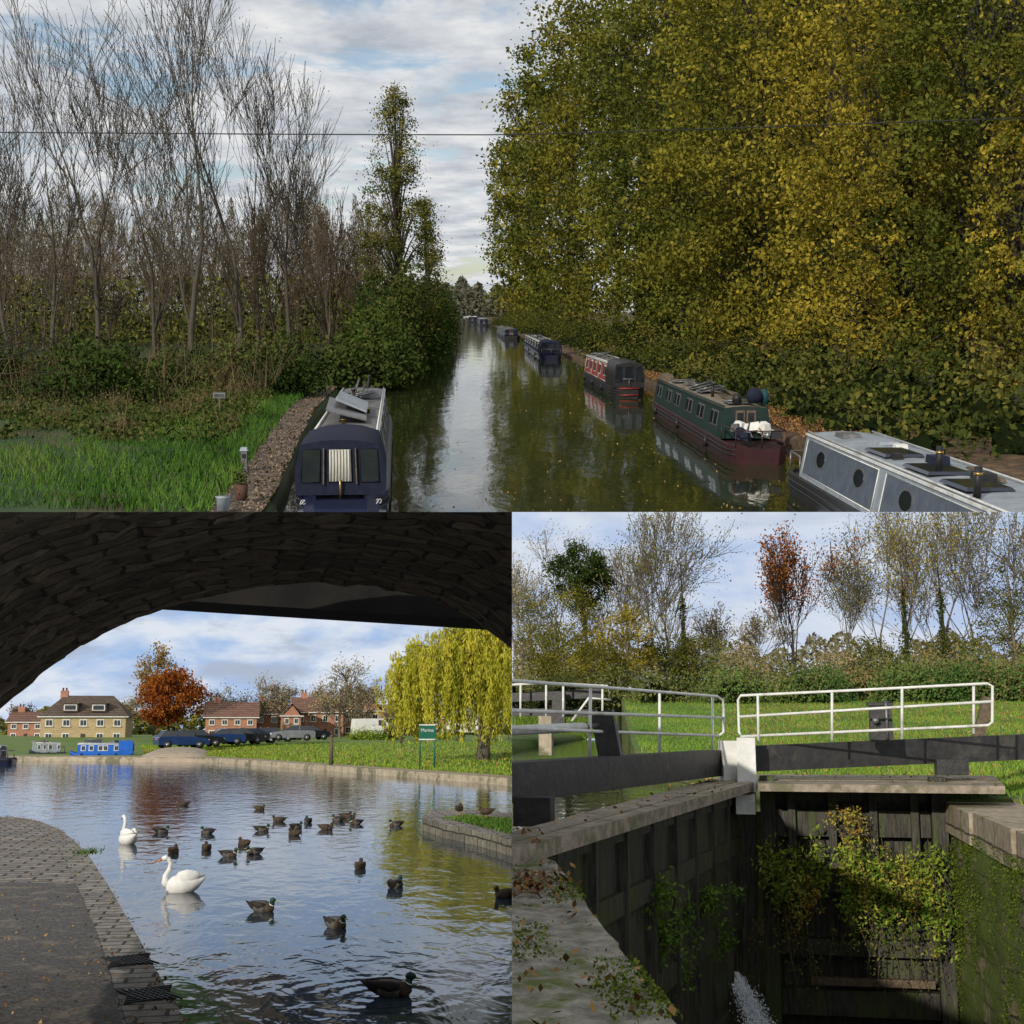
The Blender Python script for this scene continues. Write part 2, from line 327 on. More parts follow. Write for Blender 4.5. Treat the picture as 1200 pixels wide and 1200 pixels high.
def bush(fr,name,pts,n,leaf,mat,seed=0,mb=None,core=None,cf=.6):
    own=mb is None
    if own: mb=MB(fr)
    w=np.array([p[3]*p[5] for p in pts]); w/=w.sum(); idx=R.choice(len(pts),size=n,p=w); Pp=np.array(pts)
    d=R.normal(size=(n,3)); d/=np.linalg.norm(d,axis=1)[:,None]; d*=(.55+.5*R.rand(n)**.5+.12*R.normal(size=n))[:,None]; d[:,2]=np.abs(d[:,2])
    C=Pp[idx,:3]+d*Pp[idx,3:]
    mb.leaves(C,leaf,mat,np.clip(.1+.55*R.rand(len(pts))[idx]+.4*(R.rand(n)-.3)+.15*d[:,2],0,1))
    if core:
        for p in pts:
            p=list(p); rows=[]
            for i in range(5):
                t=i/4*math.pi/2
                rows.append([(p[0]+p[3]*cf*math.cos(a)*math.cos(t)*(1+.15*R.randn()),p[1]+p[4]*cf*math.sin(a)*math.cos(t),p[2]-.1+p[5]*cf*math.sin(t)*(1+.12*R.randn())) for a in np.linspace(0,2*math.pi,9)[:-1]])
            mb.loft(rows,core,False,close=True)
    if own: return mb.make(name)
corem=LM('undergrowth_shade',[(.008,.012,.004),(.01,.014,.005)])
pts=[]
for i in range(54):
    y=rnd.uniform(58,84); x=-38+rnd.random()*27; x=min(x,interp(LB,y)-3.0); pts.append((x,y,-4.5,rnd.uniform(.9,2.8),1.8,rnd.choice([1.0,1.5,2.1,2.7])+.02*(x+30)))
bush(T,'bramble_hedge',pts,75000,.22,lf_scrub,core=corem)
mb=MB(T); n=1500; y=58+R.rand(n)*24; x=np.minimum(-38+R.rand(n)*28,interp(LB,y)-2.5); blades(mb,np.stack([x,y,-3.9+R.rand(n)*.8],1),1.0+R.rand(n),.013,lf_brown,R.rand(n),.6); mb.make('bramble_stems')
pts=[]
for u,v,D,rx,rz in [(452,432,95,2.6,5),(470,430,115,3,6.5),(490,422,135,3,7.5),(500,410,165,3.5,8),(505,405,200,4,9),(440,430,88,3,4),(420,430,82,3,3.2),(515,396,260,4,9),(476,430,105,1.6,8),(440,430,100,2.2,6.5)]:
    p=T.at(u,v,D); pts.append((p[0],p[1],-4.7,rx,3,rz))
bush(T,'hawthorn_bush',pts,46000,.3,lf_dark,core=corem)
for i,(u,vt,D) in enumerate([(225,-10,88),(278,20,92),(340,85,104),(112,40,98),(182,130,112),(60,100,92),(388,150,120),(15,140,84),(305,130,118)]):
    vb=365+F*4.4/D
    bare_tree(T,'bare_tree',u,vb,vt,D,40+i,bark,lev=5,spread=.48,up=.2,trunk=.34,minr=.017,leaf=lf_olive,nleaf=350,lsize=.12,kids=3,dec=.5)
mb=MB(T)
for i in range(75):
    D=rnd.uniform(105,210); u=rnd.uniform(-20,440); bare_tree(T,'',u,365+F*4.4/D,rnd.uniform(200,320),D,300+i,twig,lev=4,spread=.42,up=.25,mb=mb,minr=.02,trunk=.3,kids=3,leaf=lf_brown,nleaf=70,lsize=.25,dec=.5)
n=80000; D=150+R.rand(n)*90; u=-40+R.rand(n)*510; h=R.rand(n)**1.4; top=245+20*np.sin(u*.05)+16*np.sin(u*.13)+12*np.sin(u*.4)
vv=404-(404-top)*h
P=np.stack([(u-600)/F*D,D,(365-vv)/F*D],1); mb.leaves(P,.95,LM('thicket_twigs',[(.06,.045,.028),(.1,.078,.048),(.14,.11,.065),(.085,.085,.04)]),R.rand(n),aspect=.1,dirs=(0,0,1),db=.55)
n=16000; D=125+R.rand(n)*60; u=-40+R.rand(n)*500; vv=400-75*R.rand(n)**1.6; P=np.stack([(u-600)/F*D,D,(365-vv)/F*D],1); mb.leaves(P,.5,lf_olive,R.rand(n)*.7)
mb.make('woodland_thicket')
mb=MB(T); n=14000; u=380+R.rand(n)*300; D=1000+R.rand(n)*300; top=336+6*np.sin(u*.09)+5*np.sin(u*.31); vv=369-(369-top)*R.rand(n)
P=np.stack([(u-600)/F*D,D,(365-vv)/F*D],1); mb.leaves(P,4.0,LM('far_leaf_hazed',[(.07,.075,.055),(.11,.11,.075),(.14,.125,.08)]),R.rand(n),aspect=.7)  # distance haze is put into these paler leaf colours
mb.make('distant_woodland')
leafy(T,'poplar_tree',468,98,430,70,118,20000,.2,lf_olive,bark,lo=.1,clumps=150,cone=True,seed=5,cr=.17)
leafy(T,'poplar_tree',500,235,410,30,200,7000,.32,lf_olive,bark,lo=.05,clumps=60,cone=True,seed=6,cr=.26)
mb=MB(T); rg=random.Random(3)
for s_ in range(4):
    grow(mb,T.at(-30,400+s_*12,48),[1,0,.3-.12*s_],1.25,.06,4,barkd,rg,.8,.02,2,None,.01)
mb.make('crooked_tree')
spec=[(606,165,384,44,520,8000,1.3,lf_canopy),(628,100,388,60,380,12000,1.05,lf_canopy2),(668,45,395,86,270,20000,.78,lf_canopy),(722,-40,402,118,190,30000,.6,lf_canopy2),
 (795,-110,412,135,140,34000,.48,lf_canopy),(885,-120,430,150,100,38000,.37,lf_canopy2),(1010,-160,460,160,78,36000,.29,lf_gold),(1140,-160,490,165,62,42000,.25,lf_canopy),(860,60,430,120,112,9000,.38,lf_canopy),(1240,-60,490,130,54,14000,.22,lf_canopy2),(1050,60,470,105,66,12000,.25,lf_gold),(1180,120,490,60,56,8000,.2,lf_gold)]
for i,(u,vt,vb,hw,D,n,ls,lm) in enumerate(spec):
    leafy(T,'autumn_tree',u,vt,365+F*4.4/D,hw,D,int(n*1.0),ls,lm,barkd,lo=.08,clumps=220,seed=60+i,cr=.2,tr=.3 if D<130 else .5,front=True)
mb=MB(T); n=65000; D=205+R.rand(n)*60; u=745+R.rand(n)*500; vt=np.interp(u,[745,800,1300],[120,-60,-60]); vv=410-(410-vt)*R.rand(n); P=np.stack([(u-600)/F*D,D,(365-vv)/F*D],1); mb.leaves(P,1.5,LM('leaf_backwood',[(.015,.022,.007),(.04,.045,.012),(.07,.07,.018)]),R.rand(n),aspect=.8); mb.make('woodland_foliage')
for u,D in [(1112,68),(960,86)]:
    mb=MB(T); b=T.at(u,365+F*4.4/D,D); mb.tube([b,b+[.3,0,6],b+[-.1,0,14],b+[.3,0,24]],[.4,.32,.22,.08],barkd,n=10)
    n=5000; a=R.rand(n)*6.28; z=R.rand(n)**1.2*13; P=b+np.stack([np.cos(a)*(.4+.45*R.rand(n)),np.sin(a)*.6,z],1); mb.leaves(P,.2,lf_dark,R.rand(n)*.7); mb.make('ivy_clad_tree')
pts=[]
for D in np.concatenate([np.arange(40,130,3),np.arange(130,480,12)]):
    x=interp(RB,D)+1.4+rnd.uniform(.4,2.4); h=rnd.uniform(.8,2.3)*(1 if D<150 else 1.8); pts.append((x,D,-4.6,rnd.uniform(1.0,2.0)+D*.006,2.0,h))
    pts.append((x+3.5+D*.01,D,-4.6,rnd.uniform(1.6,3.0)+D*.01,3,h*1.8))
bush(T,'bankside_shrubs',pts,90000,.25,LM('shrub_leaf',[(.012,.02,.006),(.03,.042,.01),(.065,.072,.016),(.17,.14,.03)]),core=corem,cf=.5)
n=9000; mb=MB(T); y=36+R.rand(n)*60; P=np.stack([interp(RB,y)+.2+2.5*R.rand(n),y,np.full(n,-4.5)+.1*R.rand(n)],1); mb.leaves(P,.12,lf_litter,R.rand(n)*.7); mb.make('fallen_leaves')
n=420; mb=MB(T); y=32+R.rand(n)**2*50; P=np.stack([interp(LB,y)+3+(interp(RB,y)-interp(LB,y)-3)*R.rand(n)**.6,y,np.full(n,-4.99)],1); mb.leaves(P,.075,lf_litter,.4+.6*R.rand(n),norm=(0,0,1)); mb.make('floating_leaves')
# ---------------------------------------------------------------- narrowboats
navy=M('paint_navy',(.008,.012,.04),(.006,.008,.025),3,rough=.35,bump=.05,coat=.3)
green=M('paint_green',(.012,.035,.028),(.008,.022,.02),3,rough=.45,bump=.05,c3=(.02,.03,.025))
maroon=M('paint_maroon',(.05,.014,.016),(.03,.011,.012),3,rough=.5,bump=.05,c3=(.03,.022,.02))
redp=M('paint_red',(.25,.03,.02),(.16,.02,.015),3,rough=.45,bump=.05)
greyp=M('paint_grey',(.3,.33,.36),(.22,.25,.28),3,rough=.5,bump=.05,c3=(.2,.22,.23))
whitep=M('paint_white',(.72,.72,.68),(.56,.56,.52),5,rough=.5,bump=.05,c3=(.42,.41,.35),t3=.55)
bluep=M('paint_blue',(.01,.12,.5),(.01,.09,.4),3,rough=.4,bump=.05)
blackp=M('paint_black',(.012,.012,.013),(.022,.021,.02),5,rough=.5,bump=.15)
roofg=M('roof_grey',(.17,.17,.165),(.10,.10,.1),4,rough=.7,bump=.1,c3=(.07,.065,.055))
glass=M('dark_glass',(.02,.025,.03),(.012,.015,.02),1,rough=.08,bump=0,spec=.8)
canvas=M('canvas_navy',(.01,.014,.035),(.006,.008,.02),6,rough=.85,bump=.3)
cream=M('curtain_white',(.6,.58,.52),(.42,.4,.36),14,rough=.9,bump=.3,stretch=(6,1,.3))
wood=M('weathered_wood',(.16,.12,.08),(.08,.06,.04),10,bump=.5,stretch=(1,6,1))
steel=M('dull_steel',(.25,.25,.25),(.15,.15,.15),8,rough=.4,metal=.6)
solar=M('solar_glass',(.01,.013,.025),(.015,.02,.035),2,rough=.12,bump=0,spec=.8)
brass=M('brass',(.5,.33,.1),None,5,rough=.3,metal=.9)
def boat(fr,pn,pf,zw,beam,hull,cab,roof,win='rect',hood=None,seed=1,hg=.6,ch=1.1,nwin=6,flip=False,clutter=8,stripe=None,cab0=.09,panel=None,deck=None,curtain=False,hullband=None):
    rg=random.Random(seed); pn=np.array([*pn,zw]);pf=np.array([*pf,zw])
    L=np.linalg.norm(pf-pn); d=(pf-pn)/L; sd=np.array([d[1],-d[0],0]); w=beam/2
    Q=lambda s,t,h: pn+d*s+sd*t+np.array([0,0,h])
    mb=MB(fr)
    st=[(0,.55,.0),(.012,.8,0),(.035,.97,0),(.07,1,0),(.3,1,0),(.8,1,0),(.87,.95,.04),(.93,.75,.12),(.97,.45,.2),(1,.06,.28)]
    rows=[]
    for f,wf,up in st:
        a=w*wf; rows.append([Q(f*L,-a*.9,-.3),Q(f*L,-a*.97,.12),Q(f*L,-a,hg-.12+up),Q(f*L,-a,hg+up),Q(f*L,-a*.9,hg+up+.005),Q(f*L,-a*.9,hg+up-.1),Q(f*L,a*.9,hg+up-.1),Q(f*L,a*.9,hg+up+.005),Q(f*L,a,hg+up),Q(f*L,a,hg-.12+up),Q(f*L,a*.97,.12),Q(f*L,a*.9,-.3)])
    mb.loft(rows,hull); mb.add(rows[0],[tuple(range(12))],hull)
    for sgn in (-1,1):
        for hh in (.28,hg-.16):
            mb.tube([Q(f*L,sgn*w*wf*1.0,hh+up*.7) for f,wf,up in st[1:]],.03,blackp,n=5)
    if hullband:
        mb.tube([Q(.0,-w*.6,hg-.05),Q(-.03,0,hg-.05),Q(.0,w*.6,hg-.05)],.05,hullband,n=5)
        mb.tube([Q(.0,-w*.55,.16),Q(-.03,0,.16),Q(.0,w*.55,.16)],.05,hullband,n=5)
    c0,c1=cab0*L,.87*L; wb,wt_=w*.9,w*.74
    def sec(s,g=0): return [Q(s,-wb-g,hg-.02),Q(s,-wt_-g,hg+ch),Q(s,-wt_*.5,hg+ch+.05+g),Q(s,0,hg+ch+.07+g),Q(s,wt_*.5,hg+ch+.05+g),Q(s,wt_+g,hg+ch),Q(s,wb+g,hg-.02)]
    A0,A1=sec(c0),sec(c1)
    mb.loft([A0[:2],A1[:2]],cab); mb.loft([A0[5:],A1[5:]],cab); mb.loft([A0[1:6],A1[1:6]],roof)
    mb.add(A0,[(0,1,2,3,4,5,6)],cab); mb.add(A1,[(6,5,4,3,2,1,0)],cab)
    for sgn in (-1,1):
        mb.tube([Q(c0,sgn*(wt_-.03),hg+ch+.06),Q(c1,sgn*(wt_-.03),hg+ch+.06)],.025,stripe or cab,n=5)
        mb.bar(Q(c0-.02,sgn*(wt_+.02),hg+ch-.01),Q(c1+.02,sgn*(wt_+.02),hg+ch-.01),.05,.05,stripe or roof)
        def S(s,h,o):
            f=h/ch; return Q(s,sgn*(wb+(wt_-wb)*f+o),hg+h)
        if panel:
            m_=3
            for i in range(m_):
                a=c0+(c1-c0)*(i+.04)/m_; b=c0+(c1-c0)*(i+.96)/m_
                mb.add([S(a,.12,.008),S(b,.12,.008),S(b,ch-.12,.008),S(a,ch-.12,.008)],[(0,1,2,3)],panel)
                for (p,q) in ((S(a,.12,.01),S(b,.12,.01)),(S(b,.12,.01),S(b,ch-.12,.01)),(S(b,ch-.12,.01),S(a,ch-.12,.01)),(S(a,ch-.12,.01),S(a,.12,.01))): mb.tube([p,q],.014,stripe or whitep,n=4)
        for i in range(nwin):
            s=c0+(c1-c0)*(i+.5)/nwin+rg.uniform(-.2,.2)
            if win=='rect':
                lw=min(.55*L/20,(c1-c0)/nwin*.33); h0,h1=ch*.38,ch*.8
                for k,(g_,o,mm) in enumerate(((.05,.015,whitep if stripe is whitep else steel),(0,.03,glass))):
                    V=[S(s-lw-g_,h0-g_,o),S(s+lw+g_,h0-g_,o),S(s+lw+g_,h1+g_,o),S(s-lw-g_,h1+g_,o)]
                    V2=[S(s-lw-g_,h0-g_,-.02),S(s+lw+g_,h0-g_,-.02),S(s+lw+g_,h1+g_,-.02),S(s-lw-g_,h1+g_,-.02)]
                    mb.add(V+V2,[(0,1,2,3),(0,4,5,1),(1,5,6,2),(2,6,7,3),(3,7,4,0)],mm)
                mb.bar(S(s,h0,.035),S(s,h1,.035),.02,.02,steel)
            else:
                st_=L/22
                for rr_,o,mm in ((.26,.012,steel),(.2,.024,glass)):
                    V=[S(s+rr_*math.cos(t)*st_*1.6,ch*.58+rr_*math.sin(t),o) for t in np.linspace(0,6.283,17)[:-1]]
                    V2=[S(s+rr_*math.cos(t)*st_*1.6,ch*.58+rr_*math.sin(t),-.02) for t in np.linspace(0,6.283,17)[:-1]]
                    mb.add(V+V2,[tuple(range(16))]+[(k,(k+1)%16,16+(k+1)%16,16+k) for k in range(16)],mm)
    zd=hg+.1
    for sgn in (-1,1):
        mb.add([Q(c0-.02,sgn*.03,zd),Q(c0-.02,sgn*.36,zd),Q(c0-.02,sgn*.36,hg+ch-.08),Q(c0-.02,sgn*.03,hg+ch-.08)],[(0,1,2,3)],wood)
        mb.add([Q(c0-.03,sgn*.08,zd+ch*.45),Q(c0-.03,sgn*.3,zd+ch*.45),Q(c0-.03,sgn*.3,hg+ch-.16),Q(c0-.03,sgn*.08,hg+ch-.16)],[(0,1,2,3)],glass)
    mb.tube([Q(.1,0,hg-.1),Q(.05,0,hg+.35),Q(.5,0,hg+.55),Q(c0*.7,0,hg+.6)],.025,brass,n=6)
    rail=[Q(c0*.9,-w*.85,hg+.5),Q(.25,-w*.8,hg+.5),Q(.05,0,hg+.5),Q(.25,w*.8,hg+.5),Q(c0*.9,w*.85,hg+.5)]
    if not curtain:
        mb.tube(rail,.022,deck or steel,n=6)
        for p in rail: mb.tube([p,p-np.array([0,0,.55])],.02,deck or steel,n=5)
    if hood:
        h0,h1=0.06*L/10,c0+.15
        def hs(s,k): return [Q(s,-w*.92,hg),Q(s,-w*.93,hg+ch*.55),Q(s,-w*.78,hg+ch+.14*k),Q(s,-w*.4,hg+ch+.28*k),Q(s,0,hg+ch+.32*k),Q(s,w*.4,hg+ch+.28*k),Q(s,w*.78,hg+ch+.14*k),Q(s,w*.93,hg+ch*.55),Q(s,w*.92,hg)]
        rr_=[hs(h0,.6),hs(h0+.3*(h1-h0),1),hs(h0+.7*(h1-h0),.8),hs(h1,1)]
        mb.loft(rr_,hood,True); mb.add(rr_[0],[tuple(range(9))[::-1]],hood)
        zb=hg+ch*.28; zt=hg+ch*.98
        for x0,x1 in ((-.8,-.42),(-.24,.24),(.42,.8)):
            mm=cream if (curtain and x0==-.24) else glass
            mb.add([Q(h0-.02,w*x0,zb),Q(h0-.02,w*x1,zb),Q(h0-.02,w*x1*.95,zt),Q(h0-.02,w*x0*.95,zt)],[(0,1,2,3)],mm)
            for a,b in (((x0,zb),(x1,zb)),((x1,zb),(x1*.95,zt)),((x1*.95,zt),(x0*.95,zt)),((x0*.95,zt),(x0,zb))):
                mb.tube([Q(h0-.03,w*a[0],a[1]),Q(h0-.03,w*b[0],b[1])],.012,hood,n=4)
        if curtain:
            for x in (-.34,.34): mb.bar(Q(h0-.04,w*x,zb-.05),Q(h0-.04,w*x*.95,zt+.02),.07,.03,wood)
            for k in range(7): mb.tube([Q(h0-.04,w*(-.2+.065*k),zb+.02),Q(h0-.04,w*(-.2+.065*k)*.96,zt-.02)],.022,cream,n=5)
    zr=hg+ch+.07
    for i in range(clutter):
        s=c0+.5+rg.random()*(c1-c0-1); t=rg.uniform(-.5,.5)*w; k=rg.random()
        if k<.2: mb.tube([Q(s,t,zr-.03),Q(s,t,zr+.1),Q(s,t,zr+.12)],[.05,.05,.11],brass,n=10)
        elif k<.35: mb.tube([Q(s,t,zr-.03),Q(s,t,zr+.45)],.06,blackp,n=8); mb.tube([Q(s,t,zr+.45),Q(s,t,zr+.52)],.085,blackp,n=8)
        elif k<.6:
            a=rg.uniform(.0,.25); V=[Q(s,-.3*w*1.5,zr+.06),Q(s+1.3,-.3*w*1.5,zr+.06),Q(s+1.3,.3*w*1.5,zr+.08+a),Q(s,.3*w*1.5,zr+.08+a)]
            mb.add(V+[v_-np.array([0,0,.04]) for v_ in V],[(0,1,2,3),(7,6,5,4),(0,4,5,1),(1,5,6,2),(2,6,7,3),(3,7,4,0)],solar)
            for a_,b_ in ((0,1),(1,2),(2,3),(3,0)): mb.tube([V[a_],V[b_]],.02,steel,n=4)
        elif k<.8: 
            mb.box(Q(s,t,zr+.12),(rg.uniform(.3,.6),rg.uniform(.4,1.2),rg.uniform(.15,.35)),rg.choice([blackp,wood,canvas,steel,roofg,bluep]),rz=rg.uniform(-.3,.3),top=.88)
        else:
            for j in range(3): mb.tube([Q(s,t+.08*j,zr+.05+.03*j),Q(s+rg.uniform(2,4),t+.06*j+.1,zr+.08)],.022,wood,n=5)
    for i in range(3):
        s=c0+(c1-c0)*(.1+.4*i)
        mb.tube([Q(s,-w*1.03,.5),Q(s,-w*1.06,.1)],[.07,.08],blackp,n=8)
    return mb,Q
b,Q=boat(T,(-4.15,30.6),(-6.6,58),zw,2.35,navy,navy,roofg,hood=canvas,seed=3,nwin=5,stripe=whitep,clutter=12,curtain=True,ch=1.15,cab0=.11)
for t in (-.75,.75):
    for k in range(6):
        b.tube([Q(.25,t*1.0+.06*math.cos(a+k)+.07*(k-2.5),.42+.06*math.sin(a*1.3+k)) for a in np.linspace(0,5,8)],.009,whitep,n=4)
b.box(Q(9,-.15,2.05),(1.2,5.5,.05),steel,rz=.12,ry=.25); b.box(Q(10,.0,2.2),(1.0,4,.05),greyp,rz=.1,ry=.4)
for k in range(7): b.tube([Q(14+k,-.5+.15*k,1.85),Q(15+k*1.1,-.2+.1*k,2.0+.25*(k%3))],.04,rnd.choice([wood,blackp,steel]),n=5)
b.make('narrowboat')
b,Q=boat(T,(8.25,42),(7.9,66.5),zw,2.1,maroon,green,M('roof_buff',(.22,.18,.13),(.13,.11,.08),4,rough=.8,bump=.2,c3=(.09,.06,.03)),seed=9,nwin=6,stripe=green,clutter=20,ch=1.05,cab0=.12,deck=maroon)
for i in range(16):
    b.box(Q(.5+rnd.random()*1.8,rnd.uniform(-.5,.65),.85+.4*rnd.random()),(.3,.42,.26),rnd.choice([whitep,canvas,greyp,whitep,blackp,blackp,canvas,roofg]),rz=rnd.random()*2,top=.65,rx=rnd.uniform(-.3,.3))
b.tube([Q(3.3,.35,1.8),Q(3.3,.35,2.0),Q(3.3,.35,2.2),Q(3.3,.35,2.34)],[.18,.3,.26,.08],canvas,n=12); b.tube([Q(3.6,-.2,1.8),Q(3.6,-.2,2.1)],[.18,.14],blackp,n=10); b.tube([Q(3.4,.75,1.75),Q(3.4,.75,2.1),Q(3.4,.7,2.3)],[.13,.15,.06],M('teal_tarp',(.01,.06,.07),None,5,rough=.7),n=9)
b.make('narrowboat')
b,Q=boat(T,(6.85,75),(6.1,97),zw,2.0,blackp,maroon,roofg,seed=12,nwin=5,hood=blackp,clutter=6,cab0=.2,ch=1.25,stripe=whitep,hullband=redp,panel=M('paint_red_faded',(.3,.06,.05),None,3,rough=.5)); b.make('narrowboat')
b,Q=boat(T,(8.85,36.3),(8.8,9),zw,2.4,blackp,greyp,greyp,seed=20,nwin=6,clutter=0,ch=1.15,win='port',stripe=whitep,cab0=.07,panel=M('paint_slate',(.1,.12,.15),(.07,.085,.11),3,rough=.4))
for s_,t_,m_,dd in ((3.5,.2,steel,(.5,.8,.1)),(5.2,-.25,greyp,(.5,.9,.08)),(7.5,.2,solar,(.9,1.6,.06)),(9.3,-.2,canvas,(.4,.5,.25)),(10.6,.25,solar,(.9,1.6,.06)),(12,-.2,blackp,(.35,.6,.2)),(13,.3,solar,(.9,1.4,.06)),(6.3,-.3,whitep,(.3,.3,.12)),(8.4,.4,blackp,(.2,.3,.15)),(11.4,-.45,wood,(.12,2.2,.06))):
    b.box(Q(s_,t_,1.86),dd,m_,rz=.1*t_,top=.9)
for s_,t_ in ((10.9,.3),(14.3,.75),(14.6,-.5)):
    b.tube([Q(s_,t_,1.8),Q(s_,t_,2.35)],.07,blackp,n=10); b.tube([Q(s_,t_,2.2),Q(s_,t_,2.25)],.08,brass,n=10)
b.make('narrowboat')
b,Q=boat(T,(4.1,135),(2.6,190),zw,2.5,navy,canvas,roofg,seed=14,nwin=6,hood=canvas,clutter=14,stripe=whitep); b.make('narrowboat')
b,Q=boat(T,(.1,232),(-2.4,300),zw,3.0,blackp,navy,roofg,seed=15,nwin=6,clutter=8); b.make('narrowboat')
b,Q=boat(T,(-17.5,570),(-20,680),zw,4.6,blackp,canvas,whitep,seed=16,nwin=5,clutter=3,ch=2.0); b.make('narrowboat')
b,Q=boat(T,(-9.4,440),(-12.5,520),zw,3.4,blackp,navy,greyp,seed=17,nwin=5,clutter=3,ch=1.8); b.make('narrowboat')
mb=MB(T); mb.tube([T.at(u,155 + (0 if u<600 else -(u-600)*.028)+3*math.sin(max(0,u)/1200*3.14),26) for u in np.linspace(-30,1230,24)],.012,blackp,n=5); mb.make('overhead_cable')
mb=MB(T); p=T.g(287,552,-4.55); mb.box(p+[0,0,.3],(.18,.18,.6),steel,top=.95); mb.box(p+[0,0,.64],(.24,.22,.1),greyp,top=.7); mb.box(p+[0,-.1,.45],(.1,.02,.12),blackp); mb.make('mooring_service_post')
mb=MB(T); p=T.g(258,490,-4.4); mb.tube([p,p+[0,0,.9]],.04,wood,n=6); mb.box(p+[0,-.05,.95],(.5,.03,.22),greyp,rx=.2); mb.box(p+[0,-.075,.95],(.42,.01,.15),steel,rx=.2); mb.make('information_sign')
mb=MB(T); p=T.g(283,586,-4.5); mb.tube([p,p+[0,0,.05],p+[0,0,.38]],[.1,.14,.17],M('terracotta',(.1,.05,.035),None,6),n=12)
n=150; mb.leaves(p+[0,0,.45]+R.normal(size=(n,3))*.1,.08,lf_dark,R.rand(n)); mb.make('plant_pot')
mb=MB(T); p=T.g(262,598,-4.5); mb.tube([p,p+[0,0,.3],p+[0,0,.32]],[.14,.17,.19],greyp,n=12); mb.make('storage_tub')
# =================================================================== SKIES
def skymat(name,blue,white,grey,sc,lo,hi,stren=1.0,seed=0.):
    m,nt,out=newmat(name); L=nt.links
    tc=N(nt,'ShaderNodeTexCoord'); mp=N(nt,'ShaderNodeMapping'); mp.inputs['Scale'].default_value=(.012,.012,.035); mp.inputs['Location'].default_value=(seed,seed*.7,0)
    L.new(tc.outputs['Object'],mp.inputs[0])
    n=N(nt,'ShaderNodeTexNoise',Scale=sc,Detail=7.0,Roughness=.58,Distortion=.3); L.new(mp.outputs[0],n.inputs['Vector'])
    n2=N(nt,'ShaderNodeTexNoise',Scale=sc*1.6,Detail=5.0,Roughness=.55); mp2=N(nt,'ShaderNodeMapping'); mp2.inputs['Location'].default_value=(3,5,.3); L.new(mp.outputs[0],mp2.inputs[0]); L.new(mp2.outputs[0],n2.inputs['Vector'])
    m1=N(nt,'ShaderNodeMapRange',interpolation_type='SMOOTHSTEP'); m1.inputs[1].default_value=lo; m1.inputs[2].default_value=hi; L.new(n.outputs['Fac'],m1.inputs[0])
    m2=N(nt,'ShaderNodeMapRange',interpolation_type='SMOOTHSTEP'); m2.inputs[1].default_value=.5; m2.inputs[2].default_value=.7; L.new(n2.outputs['Fac'],m2.inputs[0])
    a=N(nt,'ShaderNodeMixRGB'); a.inputs[1].default_value=(*blue,1); a.inputs[2].default_value=(*white,1); L.new(m1.outputs[0],a.inputs[0])
    b_=N(nt,'ShaderNodeMixRGB'); L.new(a.outputs[0],b_.inputs[1]); b_.inputs[2].default_value=(*grey,1); L.new(m2.outputs[0],b_.inputs[0])
    e=N(nt,'ShaderNodeEmission',Strength=stren); L.new(b_.outputs[0],e.inputs[0]); L.new(e.outputs[0],out.inputs[0])
    try: m.cycles.emission_sampling='NONE'
    except Exception: pass
    return m
def skywall(fr,D,m,x0=-.5,x1=.5):
    mb=MB(fr); rows=[]
    for z in np.linspace(-12,60,10): rows.append([(D*math.sin(a),D*math.cos(a),z) for a in np.linspace(x0,x1,28)])
    mb.loft(rows,m,True); mb.make('sky')
skywall(A,245,skymat('sky_marina',(.36,.52,.80),(.74,.79,.87),(.42,.49,.62),3.2,.36,.6))
skywall(B,245,skymat('sky_lock',(.46,.58,.82),(.68,.74,.84),(.55,.62,.76),2.6,.38,.62,seed=2.3))
# =================================================================== LOWER LEFT PLACE
wz=-2.5
dk=[A.g(456,1166,wz)]
wm=WATER('basin_water_mat',(.022,.035,.045),2.6,.016,(1,.5,1),.05,ring=[(0,0,.0016,24,1.3)],s2=.5,d2=.018)
mb=MB(A)
mb.loft([[(-40,y,wz),(0,y,wz),(40,y,wz)] for y in (2,10,20,40,60,80,100,130)],wm)
mb.make('basin_water',origin=(dk[0][0]-.1,dk[0][1],wz))
stone=M('kerb_stone',(.42,.36,.26),(.28,.24,.17),3,bump=.4,c3=(.14,.13,.08))
lawn=M('lawn',(.14,.22,.03),(.09,.155,.02),1.2,bump=.4,c3=(.17,.2,.045),s2=.4)
edge=[(-60,892),(0,892),(100,892),(165,893),(240,893),(300,897),(400,905),(500,913),(600,921),(680,928)]
E0=[A.g(u,v,wz) for u,v in edge]; E1=[p*np.array([1,1,0])+[0,.2,wz+.32] for p in E0]; E1b=[p+[0,.9,.0] for p in E1]
mb=MB(A); mb.loft([[p-[0,0,.3] for p in E0],E1,E1b],stone); mb.make('basin_kerb')
tpth=[p+[0,2.4,.03] for p in E1b]
mb=MB(A); mb.loft([[p+[0,0,.004] for p in E1b],tpth],M('gravel_path',(.36,.29,.18),(.26,.2,.12),4,bump=.4)); mb.make('footpath')
G2=[A.at(u,v,130) for (u,v) in zip([e[0] for e in edge],[875,875,875,874,873,872,871,870,869,868])]
G3=[A.at(e[0],864,165) for e in edge]; G4=[A.at(e[0]*1.3-60,860,244) for e in edge]
mid=[(a+b)/2-[0,0,.12] for a,b in zip(tpth,G2)]
mb=MB(A); mb.loft([tpth,mid,G2,G3,G4],lawn,True)
n=26000; t=R.rand(n)**1.2; i=R.randint(3,len(edge)-1,size=n); f=R.rand(n)[:,None]; TP=np.array(tpth);GG=np.array(G2)
P0_=(TP[i]*(1-f)+TP[(i+1)%len(edge)]*f); P1_=(GG[i]*(1-f)+GG[(i+1)%len(edge)]*f); P=P0_*(1-t[:,None])+P1_*t[:,None]
P[:,2]-=.12*4*t*(1-t)*.25
